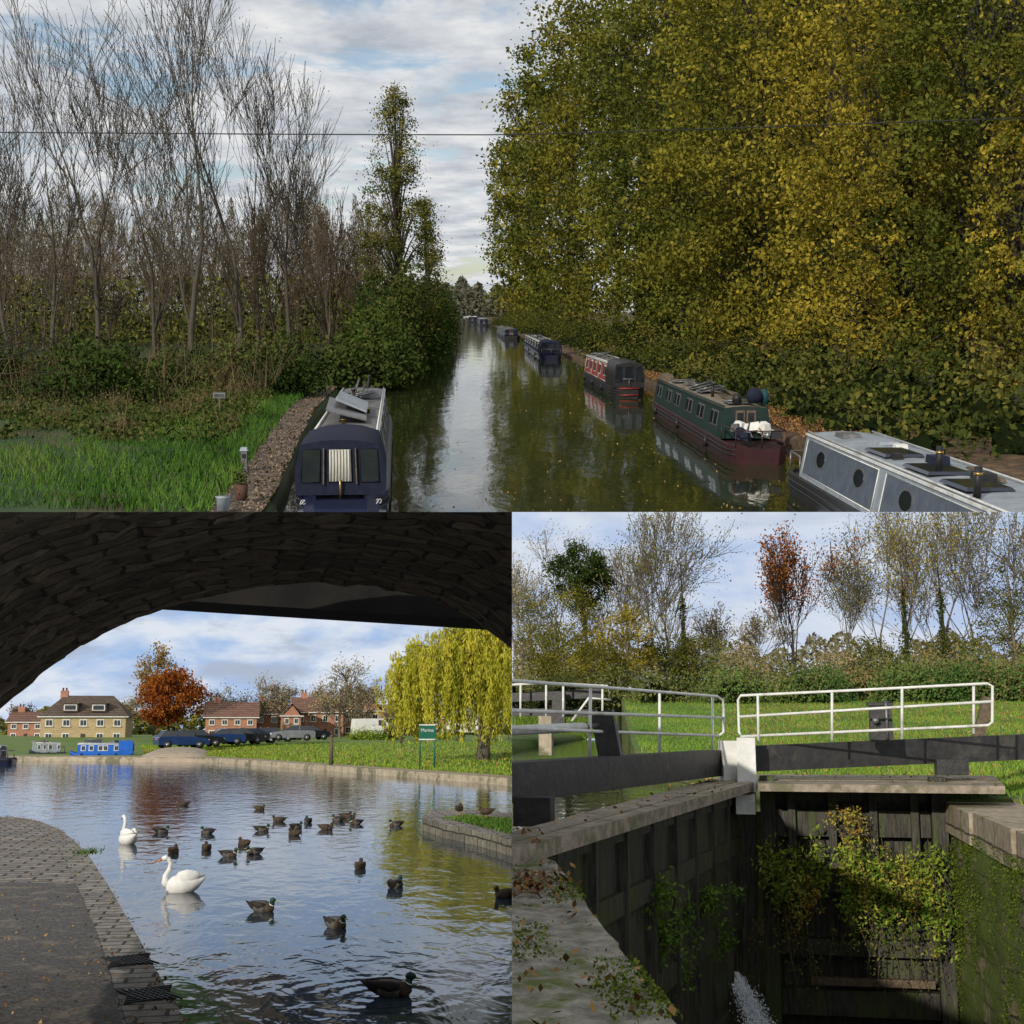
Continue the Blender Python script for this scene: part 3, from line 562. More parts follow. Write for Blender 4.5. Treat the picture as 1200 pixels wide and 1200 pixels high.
blades(mb,P,np.full(n,.11),.035,LM('lawn_blade',[(.09,.155,.018),(.15,.24,.025),(.21,.3,.035),(.28,.33,.055)]),R.rand(n)); 
n=700; i=R.randint(3,len(edge)-1,size=n); f=R.rand(n)[:,None]; t=R.rand(n)[:,None]*.6; P=(TP[i]*(1-f)+TP[(i+1)%len(edge)]*f)*(1-t)+(GG[i]*(1-f)+GG[(i+1)%len(edge)]*f)*t; mb.leaves(P+[0,0,.1],.16,lf_litter,.4+.6*R.rand(n))
mb.make('ground')
mb=MB(A); rows=[]
for k,(z,dy) in enumerate(((-.2,0),(.25,.1),(.75,5),(.9,12))):
    rows.append([A.g(u,893,wz)+[0,dy-.3,z*(1-abs((u-200)/42)**3*.55) if k else z] for u in np.linspace(160,242,9)])
mb.loft(rows,M('slip_stone',(.42,.34,.25),(.3,.24,.18),2,bump=.3),True); mb.make('stone_slipway')
pe=[(-30,956),(0,957),(25,958),(50,963),(72,972),(92,988),(108,1006),(124,1030),(140,1056),(160,1090),(185,1135),(207,1172),(224,1204),(250,1250)]
pz=-2.1
def inset(pts,d):
    out=[]
    for i,p in enumerate(pts):
        t=np.array(pts[min(i+1,len(pts)-1)])-np.array(pts[max(0,i-1)]); t/=np.linalg.norm(t)
        nrm=np.array([t[1],-t[0],0]); 
        if nrm[0]>0: nrm=-nrm
        out.append(p+nrm*d)
    return out
PE=[A.g(u,v,pz) for u,v in pe]
cop=BRK('coping_brick',(.34,.31,.27),(.2,.18,.16),(.06,.06,.05),.42,.22,.02,wall=False,moss=(.08,.09,.03),mamt=.62)
sett=BRK('stone_setts',(.34,.3,.26),(.2,.18,.16),(.06,.055,.05),.5,.28,.03,wall=False,moss=(.22,.17,.1),mamt=.58)
mb=MB(A); I1=inset(PE,.02); I2=inset(PE,.42)
mb.loft([[p*np.array([1,1,0])+[0,0,wz-.3] for p in PE],[p-[0,0,.04] for p in PE],I1,I2],cop); 
mb.make('towpath_coping')
mb=MB(A); mb.loft([[p-[0,0,.004] for p in I2],[p+[-1.2,0,-.004] for p in I2],[p+[-14,0,-.004] for p in I2]],sett)
mb.make('towpath')
mb=MB(A); q=[A.g(u,v,pz+.006) for u,v in ((-60,1035),(88,1034),(110,1085),(128,1140),(146,1210),(-60,1250))]
mb.add(q,[tuple(range(6))],M('worn_asphalt',(.16,.145,.13),(.055,.052,.048),18,bump=.8,c3=(.2,.17,.13),s2=2.5,t3=.52)); mb.make('asphalt_path')
mb=MB(A)
for k in range(2):
    c=A.g(152+22*k,1125+40*k,pz+.012)
    for j in range(7): mb.box(c+[-.15+.05*j,0,0],(.012,.5,.015),blackp,rz=.5)
    for j in range(7): mb.box(c+[0,-.24+.08*j,0],(.36,.012,.015),blackp,rz=.5)
mb.make('drain_grating')
mb=MB(A); n=1800; i=R.randint(0,len(PE)-1,size=n); f=R.rand(n)[:,None]; PA=np.array(PE); P=PA[i]*(1-f)+PA[i+1]*f+np.stack([-R.rand(n)**1.5*2.4,R.rand(n)*.1,.012+0*f[:,0]],1); mb.leaves(P,.035,lf_litter,R.rand(n),norm=(0,0,1)); mb.make('fallen_leaves')
mb=MB(A); p=A.g(103,1000,pz); blades(mb,p+R.normal(size=(100,3))*[.1,.22,0],np.full(100,.07),.012,lf_grass,R.rand(100),.8); mb.make('weeds')
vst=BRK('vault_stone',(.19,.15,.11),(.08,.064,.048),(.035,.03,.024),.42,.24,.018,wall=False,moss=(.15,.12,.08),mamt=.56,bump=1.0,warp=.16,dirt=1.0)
prof=[(-95,1040),(-92,960),(-75,905),(-40,866),(0,831),(50,788),(100,753),(160,724),(230,702),(300,688),(370,682),(440,687),(500,700),(550,722),(600,760),(640,800),(660,860)]
mb=MB(A); PR=[A.at(u,v,12.) for u,v in prof]
def dense(P_,k=4):
    o=[]
    for a,b in zip(P_[:-1],P_[1:]):
        for j in range(k): o.append(a+(b-a)*j/k)
    o.append(P_[-1]); return o
PD=dense(PR)
rows=[]
for j,yv in enumerate(np.linspace(12,1.2,44)):
    rows.append([(p[0]+R.randn()*.014,yv,p[2]+R.randn()*.014) for p in PD])
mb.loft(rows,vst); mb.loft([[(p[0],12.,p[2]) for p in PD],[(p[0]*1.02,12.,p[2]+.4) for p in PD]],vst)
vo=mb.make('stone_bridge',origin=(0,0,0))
mb=MB(A); mb.loft([[(p[0],-.3,p[2]) for p in PD],[(p[0],-9,p[2]) for p in PD]],vst); mb.box((-3.6,-1.5,-.3),(.8,15,4.6),vst); v2=mb.make('bridge_shade_mass',clip=False); v2.parent=vo; v2.matrix_parent_inverse=vo.matrix_world.inverted()  # unseen bridge mass behind the camera, added to shade the near towpath
mb=MB(A); a=[A.at(150,700,13.2),A.at(640,731,13.0)]
V=[a[0],a[1],a[1]+[0,0,.6],a[0]+[0,0,.6]]; V+= [p+[0,1.2,0] for p in V]
mb.add(V,[(0,1,2,3),(7,6,5,4),(0,4,5,1),(3,2,6,7),(0,3,7,4),(1,5,6,2)],M('deck_steel',(.018,.016,.014),(.01,.01,.01),3,rough=.8,spec=.1)); 
o=mb.make('deck_beam'); 
if o: o.parent=vo; o.matrix_parent_inverse=vo.matrix_world.inverted()
mb=MB(A); top=[(495,958),(506,950),(545,949),(600,953),(640,957),(640,1000),(600,985),(560,974),(520,966)]
TPp=[A.g(u,v,-2.2) for u,v in top]; mb.add(TPp,[tuple(range(len(top)))[::-1]],sett)
mb.loft([TPp+[TPp[0]],[p-[0,0,.5] for p in TPp]+[TPp[0]-[0,0,.5]]],BRK('ledge_stone',(.2,.18,.14),(.12,.11,.09),(.04,.04,.03),.6,.2,.02,moss=(.07,.08,.03)))
i2=[A.g(u,v,-2.19) for u,v in ((515,958),(545,954),(640,962),(640,990),(600,976),(560,967))]; mb.add(i2,[tuple(range(6))[::-1]],lawn)
n=2500; c=np.array(i2); w3=R.dirichlet(np.ones(6)*.6,size=n); blades(mb,w3@c,np.full(n,.06),.012,lf_grass,R.rand(n)); mb.make('grassy_ledge')
d_dark=M('feather_dark',(.03,.024,.018),(.015,.012,.01),12,rough=.7,bump=.2)
d_brown=M('feather_brown',(.085,.058,.036),(.035,.025,.016),25,rough=.8,bump=.3)
d_grey=M('feather_grey',(.13,.12,.105),(.07,.065,.058),25,rough=.8,bump=.2)
d_green=M('feather_green',(.01,.05,.03),(.008,.03,.03),8,rough=.3,bump=.05)
d_white=M('feather_white',(.8,.79,.75),(.66,.64,.6),8,rough=.7,bump=.15)
bill_y=M('bill_yellow',(.4,.32,.05),None,8,rough=.4); bill_o=M('bill_orange',(.6,.18,.03),None,8,rough=.4); eyem=M('eye_black',(.005,.005,.005),None,1,rough=.1,bump=0)
def xf(p,o,h,s):
    c,sn=math.cos(h),math.sin(h); p=np.array(p)*s; return o+np.array([p[0]*c-p[1]*sn,p[0]*sn+p[1]*c,p[2]])
def duck(u,v,h,kind='m',s=1.0,z=wz,stand=False):
    s*=.88
    o=A.g(u,v,z); mb=MB(A); X=lambda x,y,zz: xf((x,y,zz-(.015 if not stand else 0)),o,h,s)
    body=d_grey if kind=='m' else d_brown; hd=d_green if kind=='m' else d_brown; br=d_brown
    dz=.14 if stand else 0
    mb.tube([X(-.02,0,.07+dz),X(-.1,0,.085+dz),X(-.16,0,.1+dz),X(-.21,0,.125+dz),X(-.26,0,.15+dz)],[(.092,.075),(.082,.066),(.058,.045),(.035,.02),(.012,.006)],d_dark if kind=='m' else body,n=14)
    mb.tube([X(.08,0,.06+dz),X(.03,0,.068+dz),X(-.03,0,.072+dz),X(-.1,0,.085+dz)],[(.095,.082),(.102,.086),(.102,.083),(.09,.07)],body,n=14)
    mb.tube([X(.175,0,.09+dz),X(.165,0,.08+dz),X(.13,0,.065+dz),X(.075,0,.06+dz)],[.006,(.04,.04),(.08,.072),(.096,.083)],br,n=14)
    for sg in (-1,1):
        mb.tube([X(.08,sg*.075,.1+dz),X(.0,sg*.094,.105+dz),X(-.1,sg*.075,.12+dz),X(-.2,sg*.03,.14+dz)],[(.015,.035),(.022,.05),(.02,.035),(.005,.008)],d_dark if kind=='m' else d_brown,n=8)
    nk=-.03
    mb.tube([X(.12,0,.08+dz),X(.15,0,.12+dz),X(.158,0,.15+dz)],[.052,.04,.034],hd,n=10)
    if kind=='m': mb.tube([X(.148,0,.11+dz),X(.153,0,.12+dz)],.043,d_white,n=10)
    mb.tube([X(.125,0,.195+dz+nk),X(.14,0,.2+dz+nk),X(.165,0,.205+dz+nk),X(.195,0,.195+dz+nk),X(.21,0,.188+dz+nk)],[.01,.03,.038,.03,.014],hd,n=12)
    mb.tube([X(.2,0,.19+dz+nk),X(.23,0,.182+dz+nk),X(.262,0,.178+dz+nk)],[(.017,.014),(.017,.008),(.012,.004)],bill_y,n=8)
    for sg in (-1,1):
        mb.tube([X(.18,sg*.03,.208+dz+nk),X(.18,sg*.036,.208+dz+nk)],.006,eyem,n=6)
        if stand: mb.tube([X(0,sg*.035,dz+.03),X(.0,sg*.035,0)],.008,bill_o,n=5); mb.box(X(.03,sg*.035,.005),(.06,.05,.008),bill_o)
    mb.make('duck',origin=o)
Rt,Lt=0.,math.pi
for (u,v,h,kd,s) in [(189,976,.3,'m',1),(203,1000,1.3,'f',1),(243,977,Lt-.5,'m',1),(242,996,1.7,'f',.95),(268,1004,-.4,'m',1),(286,991,2.2,'f',1),(298,1001,Lt+.5,'m',1),(304,949,Rt,'f',.9),(307,974,.1,'m',1),(327,963,Lt,'f',1),(347,971,.6,'m',1),(345,979,Lt-.8,'f',1),(361,964,1.8,'m',1),(382,972,-.2,'f',1),(396,962,2.6,'m',1),(405,958,.4,'f',1),(417,966,Lt+.2,'m',1),(409,960,Rt,'f',1),(464,968,Lt,'m',1),(422,1018,1.4,'f',1),(463,1040,.9,'m',1),(307,1068,-.5,'m',1.1),(393,1087,-.9,'m',1.0),(457,1167,-.15,'m',1.3),(593,1052,Lt-.3,'f',1),(215,944,Lt,'f',1)]:
    duck(u,v,h,kd,s)
duck(538,956,1.2,'f',1,-2.2,True); duck(570,960,Lt-.3,'f',1,-2.2,True)
def swan(u,v,h,s):
    o=A.g(u,v,wz); mb=MB(A); X=lambda x,y,zz: xf((x,y,zz),o,h,s)
    mb.tube([X(.34,0,.1),X(.3,0,.1),X(.2,0,.11),X(.05,0,.13),X(-.12,0,.15),X(-.26,0,.18),X(-.36,0,.22),X(-.44,0,.26)],[.02,(.09,.09),(.15,.14),(.18,.17),(.17,.15),(.12,.1),(.06,.04),(.015,.01)],d_white,n=18)
    for sg in (-1,1):
        mb.tube([X(.16,sg*.1,.2),X(.05,sg*.14,.25),X(-.1,sg*.13,.29),X(-.25,sg*.08,.31),X(-.38,sg*.03,.31)],[(.03,.05),(.05,.1),(.05,.1),(.035,.06),(.008,.015)],d_white,n=10)
        for k in range(3): mb.tube([X(-.02-.05*k,sg*(.17-.02*k),.22+.03*k),X(-.22-.05*k,sg*(.1-.02*k),.27+.02*k),X(-.36-.03*k,sg*.04,.29+.01*k)],[(.01,.03),(.015,.03),(.004,.008)],d_white,n=6)
    mb.tube([X(.26,0,.12),X(.35,0,.2),X(.34,0,.32),X(.27,0,.44),X(.25,0,.56),X(.3,0,.64),X(.36,0,.655)],[.075,.055,.042,.036,.034,.036,.03],d_white,n=12)
    mb.tube([X(.3,0,.655),X(.35,0,.66),X(.4,0,.645),X(.43,0,.632)],[.03,.042,.034,.022],d_white,n=12)
    mb.tube([X(.42,0,.638),X(.47,0,.61),X(.52,0,.585)],[(.022,.02),(.02,.014),(.012,.006)],bill_o,n=8)
    mb.tube([X(.405,0,.665),X(.43,0,.66)],[.016,.014],eyem,n=6)
    for sg in (-1,1): mb.tube([X(.4,sg*.03,.65),X(.43,sg*.022,.64)],.01,eyem,n=6)
    mb.make('swan',origin=o)
swan(214,1045,Lt+.15,.78); swan(150,989,Lt-1.1,.86)
for (u0,u1,v,c,cv) in ((78,156,891,bluep,bluep),(30,76,889,navy,greyp),(-60,17,897,navy,navy)):
    pa=A.g(u0,v,wz);pb=A.g(u1,v-1,wz)
    b,Q=boat(A,(pb[0],pb[1]),(pa[0],pa[1]+1.5),wz,2.0,c,cv,cv,seed=int(u1),nwin=5,clutter=3,hg=.45,ch=.75,stripe=whitep,hood=bluep if c is bluep else None,cab0=.2); b.make('narrowboat')
redbrick=BRK('red_brick',(.46,.19,.11),(.36,.14,.08),(.38,.3,.22),.5,.18,.02,bump=.2)
ystone=BRK('yellow_stone',(.5,.39,.21),(.42,.32,.17),(.38,.31,.2),.7,.3,.02,bump=.3)
tile=BRK('roof_tile',(.16,.12,.09),(.11,.085,.065),(.06,.045,.035),.4,.3,.03,bump=.5)
tile2=BRK('roof_tile_red',(.27,.15,.1),(.2,.11,.08),(.09,.05,.04),.4,.3,.03,bump=.5)
def house(fr,name,u0,u1,vb,ve,vr,D,wall,roof,nw=4,floors=2,hip=True,dorm=0,chim=1,gable=False,dep=9):
    s=D/F; p0=fr.at(u0,vb,D);p1=fr.at(u1,vb,D); x0,x1=p0[0],p1[0]; z0=min(p0[2],p1[2]); H=(vb-ve)*s; HR=(ve-vr)*s
    e=empty(name,fr,(x0,D,z0)); zb=z0-1
    w=MB(fr); w.box(((x0+x1)/2,D+dep/2,(zb+z0+H)/2),(x1-x0,dep,z0+H-zb),wall); 
    r=MB(fr); o=.35; xa,xb=x0-o,x1+o; ya,yb=D-o,D+dep+o; ze=z0+H; hx=(HR*.9 if hip else 0); ym=D+dep/2
    if gable:
        xm=(x0+x1)/2; V=[(xa,ya,ze),(xb,ya,ze),(xm,ya,ze+HR),(xa,yb,ze),(xb,yb,ze),(xm,yb,ze+HR)]
        r.add(V,[(0,2,5,3),(1,4,5,2),(0,3,4,1)],roof); w.add([(x0,D+.01,ze-.02),(x1,D+.01,ze-.02),(xm,D+.01,ze+HR*.93)],[(0,1,2)],wall)
    else:
        V=[(xa,ya,ze),(xb,ya,ze),(xb,yb,ze),(xa,yb,ze),(xa+hx,ym,ze+HR),(xb-hx,ym,ze+HR)]
        r.add(V,[(0,1,5,4),(2,3,4,5),(3,0,4),(1,2,5),(3,2,1,0)],roof)
        if not hip:
            for xx in (x0,x1): w.add([(xx,D,ze),(xx,D+dep,ze),(xx,ym,ze+HR*.95)],[(0,1,2)],wall)
    r.bar((xa,ya-.05,ze-.02),(xb,ya-.05,ze-.02),.12,.12,whitep)
    wi=MB(fr); ww=(x1-x0)/nw*.36; hh=H/floors
    for f in range(floors):
        for i in range(nw):
            xc=x0+(x1-x0)*(i+.5)/nw; zc=z0+hh*(f+.55); wh=hh*.42
            if f==0 and i==nw//2:
                wi.box((xc,D-.03,z0+hh*.38),(ww*.7,.1,hh*.76),M('door_paint',(.05,.06,.05),None,3)); continue
            wi.box((xc,D-.02,zc),(ww+.18,.08,wh+.18),whitep); wi.box((xc-ww*.26,D-.05,zc),(ww*.42,.08,wh*.9),glass); wi.box((xc+ww*.26,D-.05,zc),(ww*.42,.08,wh*.9),glass)
            w.box((xc,D-.06,zc-wh/2-.14),(ww+.4,.14,.1),stone)
    for i in range(dorm):
        xc=x0+(x1-x0)*(i+1)/(dorm+1); zc=ze+HR*.38; dw=(x1-x0)*.09
        r.box((xc,D+dep*.16,zc+.1),(dw*2,2.2,HR*.36),roof); wi.box((xc,D+dep*.16-1.13,zc+.1),(dw*1.7,.08,HR*.27),whitep); wi.box((xc,D+dep*.16-1.18,zc+.1),(dw*1.4,.08,HR*.2),glass); r.box((xc,D+dep*.16-.1,zc+.1+HR*.2),(dw*2.3,2.5,.12),roof)
    for i in range(chim):
        xc=x0+(x1-x0)*(.2+.6*i); w.box((xc,ym,ze+HR*.95),(.9,.7,1.5),redbrick); 
        for q in (-.2,.2): w.tube([(xc+q,ym,ze+HR*.95+.7),(xc+q,ym,ze+HR*.95+1.1)],.11,MATS['terracotta'],n=8)
    w.make('walls',e); r.make('roof',e); wi.make('windows_and_door',e)
house(A,'stone_house',46,146,872,842,818,165,ystone,tile,5,2,True,2,1)
house(A,'brick_house',8,50,868,848,836,185,redbrick,tile2,3,2,False)
house(A,'brick_house',240,300,866,842,824,180,redbrick,tile2,4,2,False)
house(A,'brick_house',296,345,866,838,822,190,redbrick,tile2,3,2,True)
house(A,'brick_house',345,402,866,836,818,175,redbrick,tile2,4,2,False)
house(A,'brick_house',400,447,864,834,808,185,redbrick,tile,3,2,False,gable=True)
house(A,'brick_house',330,352,866,840,826,168,redbrick,tile2,2,2,False,gable=True,chim=0)
house(A,'brick_house',446,520,862,842,826,200,redbrick,tile2,4,2,False)
def car(fr,u,v,D,col,h,van=False):
    o=fr.at(u,v,D); mb=MB(fr); X=lambda x,y,z: xf((x,y,z),o,h,1); hw=.88
    if van: low=[(-2.5,.35),(-2.52,1.0),(-2.45,2.1),(.9,2.15),(1.5,1.5),(2.4,1.1),(2.55,.7),(2.5,.35)]
    else: low=[(-2.1,.3),(-2.15,.7),(-2.05,.95),(-.9,1.0),(.8,.98),(1.9,.82),(2.15,.6),(2.15,.3)]
    n=len(low); 
    a=[X(x,-hw*(1 if z<1.2 else .9),z) for x,z in low]; b=[X(x,hw*(1 if z<1.2 else .9),z) for x,z in low]
    mb.loft([a+[a[0]],b+[b[0]]],col); mb.add(a,[tuple(range(n))],col); mb.add(b,[tuple(range(n))[::-1]],col)
    if not van:
        gl_=[(-2.0,.95),(-1.55,1.42),(.1,1.45),(1.0,.97)]
        a=[X(x,-hw*(.95 if z<1 else .78),z) for x,z in gl_]; b=[X(x,hw*(.95 if z<1 else .78),z) for x,z in gl_]
        mb.loft([a,b],glass); mb.add(a,[(0,1,2,3)],glass); mb.add(b,[(3,2,1,0)],glass)
        c=[(-1.6,1.43),(.12,1.46),(.1,1.5),(-1.5,1.49)]
        mb.loft([[X(x,-hw*.79,z) for x,z in c]+[X(c[0][0],-hw*.79,c[0][1])],[X(x,hw*.79,z) for x,z in c]+[X(c[0][0],hw*.79,c[0][1])]],col)
        for sg in (-1,1):
            mb.tube([X(-.6,sg*hw*.93,.98),X(-.62,sg*hw*.8,1.44)],.04,col,n=4)
            mb.box(X(2.1,sg*.6,.68),(.15,.3,.14),whitep,rz=h); mb.box(X(-2.12,sg*.65,.78),(.1,.25,.16),redp,rz=h)
    else:
        for sg in (-1,1): mb.add([X(.3,sg*hw*.97,1.35),X(1.25,sg*hw*.97,1.35),X(.9,sg*hw*.92,1.95),X(.3,sg*hw*.92,1.95)],[(0,1,2,3)],glass)
        mb.add([X(1.52,-.7,1.5),X(1.52,.7,1.5),X(.95,.65,2.08),X(.95,-.65,2.08)],[(0,1,2,3)],glass)
    for x in (-1.35,1.35):
        for sg in (-1,1): mb.tube([X(x,sg*(hw-.18),.32),X(x,sg*(hw+.02),.32)],.33,blackp,n=14); mb.tube([X(x,sg*(hw+.0),.32),X(x,sg*(hw+.03),.32)],.19,steel,n=10)
    mb.make('van' if van else 'parked_car')
cd=M('car_dark',(.015,.017,.024),None,1,rough=.2,bump=0,spec=.6,coat=.6); cs=M('car_silver',(.3,.31,.33),None,1,rough=.25,bump=0,metal=.5,coat=.6); cb=M('car_blue',(.02,.05,.16),None,1,rough=.2,bump=0,coat=.6)
for (u,v,D,c,h) in [(212,877,112,cb,.35),(232,875,118,cd,.4),(258,873,122,cb,Lt+.3),(282,872,124,cd,.3),(300,871,128,cd,.2),(343,868,128,cs,Lt),(362,867,136,cd,.3),(474,864,140,cd,.1),(322,869,140,cb,.1)]: car(A,u,v,D,c,h)
car(A,543,862,140,whitep,Lt,van=True); car(A,438,864,150,whitep,.2,van=True)
mb=MB(A); D=67; s=D/F
sg=M('sign_green',(.01,.12,.07),(.01,.1,.06),2,rough=.5,bump=0)
e=empty('marina_sign',A,A.at(500,886,D)); pl=A.at(492,886,D);pr=A.at(509,886,D)
for p in (pl,pr): mb.tube([p-[0,0,.8],p+[0,0,35*s]],.05,sg,n=6)
c=A.at(500.5,858,D); mb.box(c,(18*s,.08,15*s),sg); mb.box(c+[0,0,16*s*.52],(18.8*s,.12,.06),whitep); mb.box(c-[0,0,16*s*.52],(18.8*s,.12,.06),whitep); mb.make('board',e)
tx=bpy.data.curves.new('lettering','FONT'); tx.body='Marina'; tx.size=.25; tx.align_x='CENTER'; tx.extrude=.005; to=bpy.data.objects.new('lettering',tx); scene.collection.objects.link(to); tx.materials.append(whitep)
to.matrix_world=A.M@Matrix.Translation(Vector(c+[0,-.06,.02]))@Matrix.Rotation(math.pi/2,4,'X'); to.parent=e; to.matrix_parent_inverse=e.matrix_world.inverted()
for u,v,D in [(388,888,75),(470,866,120)]:
    mb=MB(A); p=A.at(u,v,D); mb.tube([p-[0,0,.4],p+[0,0,1.2]],[.12,.1],wood,n=8); mb.tube([p+[0,0,1.2],p+[0,0,1.3]],[.13,.05],wood,n=8); mb.make('timber_bollard')
leafy(A,'copper_beech_tree',198,787,866,42,150,11000,.3,lf_red,barkd,lo=.18,clumps=100,seed=3,cr=.2)
leafy(A,'autumn_tree',180,757,862,25,175,2600,.34,lf_orange,barkg,lo=.35,clumps=60,seed=4,cr=.3)
for i,(u,vt,D,l) in enumerate([(398,752,160,lf_tan),(425,775,170,lf_tan),(290,785,190,lf_tan),(325,792,190,lf_tan),(20,820,190,lf_brown),(150,810,200,lf_tan),(252,808,205,lf_dark),(368,790,200,lf_tan)]):
    bare_tree(A,'bare_tree',u,866,vt+2,D,700+i,barkg,lev=5,spread=.8,up=.08,trunk=.27,minr=.03,leaf=l,nleaf=2600,lsize=.24,r=.2,dec=.5,lsp=.05)
mb=MB(A); n=9000; u=-40+R.rand(n)*660; D=215+R.rand(n)*20; top=838+6*np.sin(u*.07)+4*np.sin(u*.23); vv=866-(866-top)*R.rand(n); P=np.stack([(u-300)/F*D,D,(852-vv)/F*D],1); mb.leaves(P,1.0,lf_olive,R.rand(n)); mb.make('distant_treeline')
bush(A,'garden_shrubs',[(*A.at(u,872,148)[:2],A.at(u,872,148)[2],1.4,1,1.6) for u in (418,430,446,460,312,335,520)],5000,.22,lf_fresh,core=corem)
mb=MB(A); D=78; b=A.at(566,880,D); s=D/F; H=(880-720)*s; mb.tube([b-[0,0,.8],b+[.1,0,H*.3],b+[-.2,0,H*.6]],[.45,.32,.2],barkg,n=10)
ns=680
for i in range(ns):
    a=rnd.random()*6.28; q=math.sqrt(rnd.random())*rnd.uniform(.85,1.08); x=math.cos(a)*q*116*s; yv=math.sin(a)*q*4; zt=H*(1-.4*q*q)*(.86+.16*rnd.random()+.05*math.sin(a*5)); ln=zt*(.35+.6*rnd.random())*(.75+.25*q)
    if i%6==0: mb.tube([b+[0,0,H*.4],b+[x*.5,yv*.5,zt*.95],b+[x,yv,zt]],[.12,.06,.02],barkg,n=4,cap=False)
    k=int(ln*26); t=R.rand(k); P=np.stack([b[0]+x+.22*np.sin(t*3+i)+R.normal(size=k)*.09,b[1]+yv+R.normal(size=k)*.09,b[2]+zt-ln*t],1)
    mb.leaves(P,.26,lf_willow,np.clip(.2+.5*rnd.random()+.3*R.rand(k),0,1),aspect=.3,dirs=(0,0,1),db=.65)
mb.make('weeping_willow_tree')
# =================================================================== LOWER RIGHT PLACE : canal lock
cz=-1.0
gatew=M('gate_timber',(.08,.072,.055),(.025,.023,.019),5,bump=.7,stretch=(4,4,.5),rough=.55,c3=(.06,.08,.022),s2=.9,t3=.52)
beamp=M('beam_black_paint',(.02,.02,.022),(.038,.036,.034),6,rough=.45,bump=.25,c3=(.06,.055,.05),s2=2,t3=.56)
plank=M('plank_wood',(.34,.28,.21),(.18,.15,.115),6,bump=.7,c3=(.15,.14,.08),s2=1.5)
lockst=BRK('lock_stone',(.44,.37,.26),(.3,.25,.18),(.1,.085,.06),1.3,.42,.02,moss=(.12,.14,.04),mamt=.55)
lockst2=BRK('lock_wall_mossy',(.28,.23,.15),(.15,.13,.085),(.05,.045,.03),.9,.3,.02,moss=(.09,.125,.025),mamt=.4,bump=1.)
copst=M('coping_moss',(.42,.385,.31),(.19,.17,.135),8,bump=1,c3=(.12,.15,.03),s2=2.2,t3=.53,bd=.06)
grassB=M('grass_bank',(.10,.18,.028),(.07,.13,.022),1.5,bump=.5,c3=(.15,.16,.045),s2=.5)
xw=B.at(1107,940,22.2)[0]
mb=MB(B)
rows=[]; LZ=((23.5,-1.25,-1.2),(28,-1.2,-1.1),(36,-1.1,-.85),(50,-.5,-.2),(70,.6,.9),(95,2.1,2.2),(140,2.6,2.6),(244,2.8,2.8))
def xl_(D): return .2 if D<26 else (-3.5-(D-36)*.12 if D>36 else -.2-(D-26)*.33)
for D,zl,zr_ in LZ:
    row=[]
    for t in np.linspace(0,1,24):
        xl=xl_(D); x=xl+(D*.32-xl)*t; row.append((x,D,zl*(1-t)+zr_*t+.04*nz(x,D)))
    rows.append(row)
mb.loft([[ (r[0][0],r[0][1],-2.2) for r in rows],[r[0] for r in rows]],lockst2)
mb.loft(rows,grassB,True)
def gz(x,D):
    Ds=[a[0] for a in LZ]; z1=np.interp(D,Ds,[a[1] for a in LZ]); z2=np.interp(D,Ds,[a[2] for a in LZ]); xl=np.array([xl_(d) for d in D]); t=np.clip((x-xl)/(D*.32-xl),0,1); return z1*(1-t)+z2*t,xl
n=85000; t=R.rand(n); D=24+R.rand(n)**1.1*72; x=D*(-.2+.46*t); z,xl=gz(x,D); ok=(x>xl+.2)
P=np.stack([x,D,z+.02],1)[ok]; pn=np.sin(P[:,0]*1.1+P[:,1]*.3)+np.sin(P[:,1]*.7-P[:,0]*.5)
blades(mb,P,np.full(len(P),.09)+.04*(pn>1),.018,LM('bank_blade',[(.07,.14,.018),(.12,.22,.028),(.18,.28,.04),(.27,.31,.07)]),np.clip(R.rand(len(P))*.6+.2+.12*pn,0,1))
n=4500; D=26+R.rand(n)*55; x=-2+R.rand(n)*16; z,_=gz(x,D); mb.leaves(np.stack([x,D,z+.08],1),.11,lf_litter,.3+.7*R.rand(n))
mb.make('ground')
mb=MB(B); mb.add([(-14,12.2,-1.4),(-3.2,12.2,-1.4),(-.47,22.5,-1.4),(3.3,22.5,-1.4),(3.3,23.6,-1.4),(0.3,23.6,-1.4),(-.1,26,-1.4),(-3.4,36,-1.4),(-18,160,-1.4),(-40,160,-1.4)],[tuple(range(10))],WATER('upper_pound_water',(.04,.045,.03),3,.012,(1,.4,1),.05)); mb.make('canal_water')
mb=MB(B); mb.loft([[(-60,D,1.5),(-8-D*.09,D,-.9),(-7.6-D*.09,D,-1.3),(-7.6-D*.09,D,-1.6)] for D in (20,40,60,90,130,160)],grassB,True); mb.make('ground')
mb=MB(B); mb.add([(-40,148,-1.3),(-6,148,-1.3),(-6,150,2.6),(-40,150,2.6)],[(0,1,2,3)],grassB)
n=14000; t=R.rand(n); x=-40+34*R.rand(n); blades(mb,np.stack([x,148+2*t,-1.3+3.9*t],1),.3+.3*R.rand(n),.05,MATS['bank_blade'],R.rand(n)); mb.make('bank')
mb=MB(B); mb.loft([[(-6,D,-4.8),(6,D,-4.8)] for D in (3,12,24)],WATER('chamber_water',(.02,.02,.013),5,.03,(1,1,1),.08)); mb.make('lock_chamber_water')
mb=MB(B)
for j,(Da,Db) in enumerate(((22.3,19.4),(19.35,16.4),(16.35,13.4),(13.35,9))):
    dx=.04*((j*7)%3-1); mb.box(((xw+dx+.6),(Da+Db)/2,-1.42),(1.2,Da-Db,.44+.03*(j%2)),lockst,top=.985)
rws=[]
for z in np.linspace(-1.62,-5.2,16): rws.append([(xw+.05+.07*nz(y*1.7,z*4)+.03*R.randn(),y,z) for y in np.linspace(22.45,8,46)])
mb.loft(rws,lockst2,True)
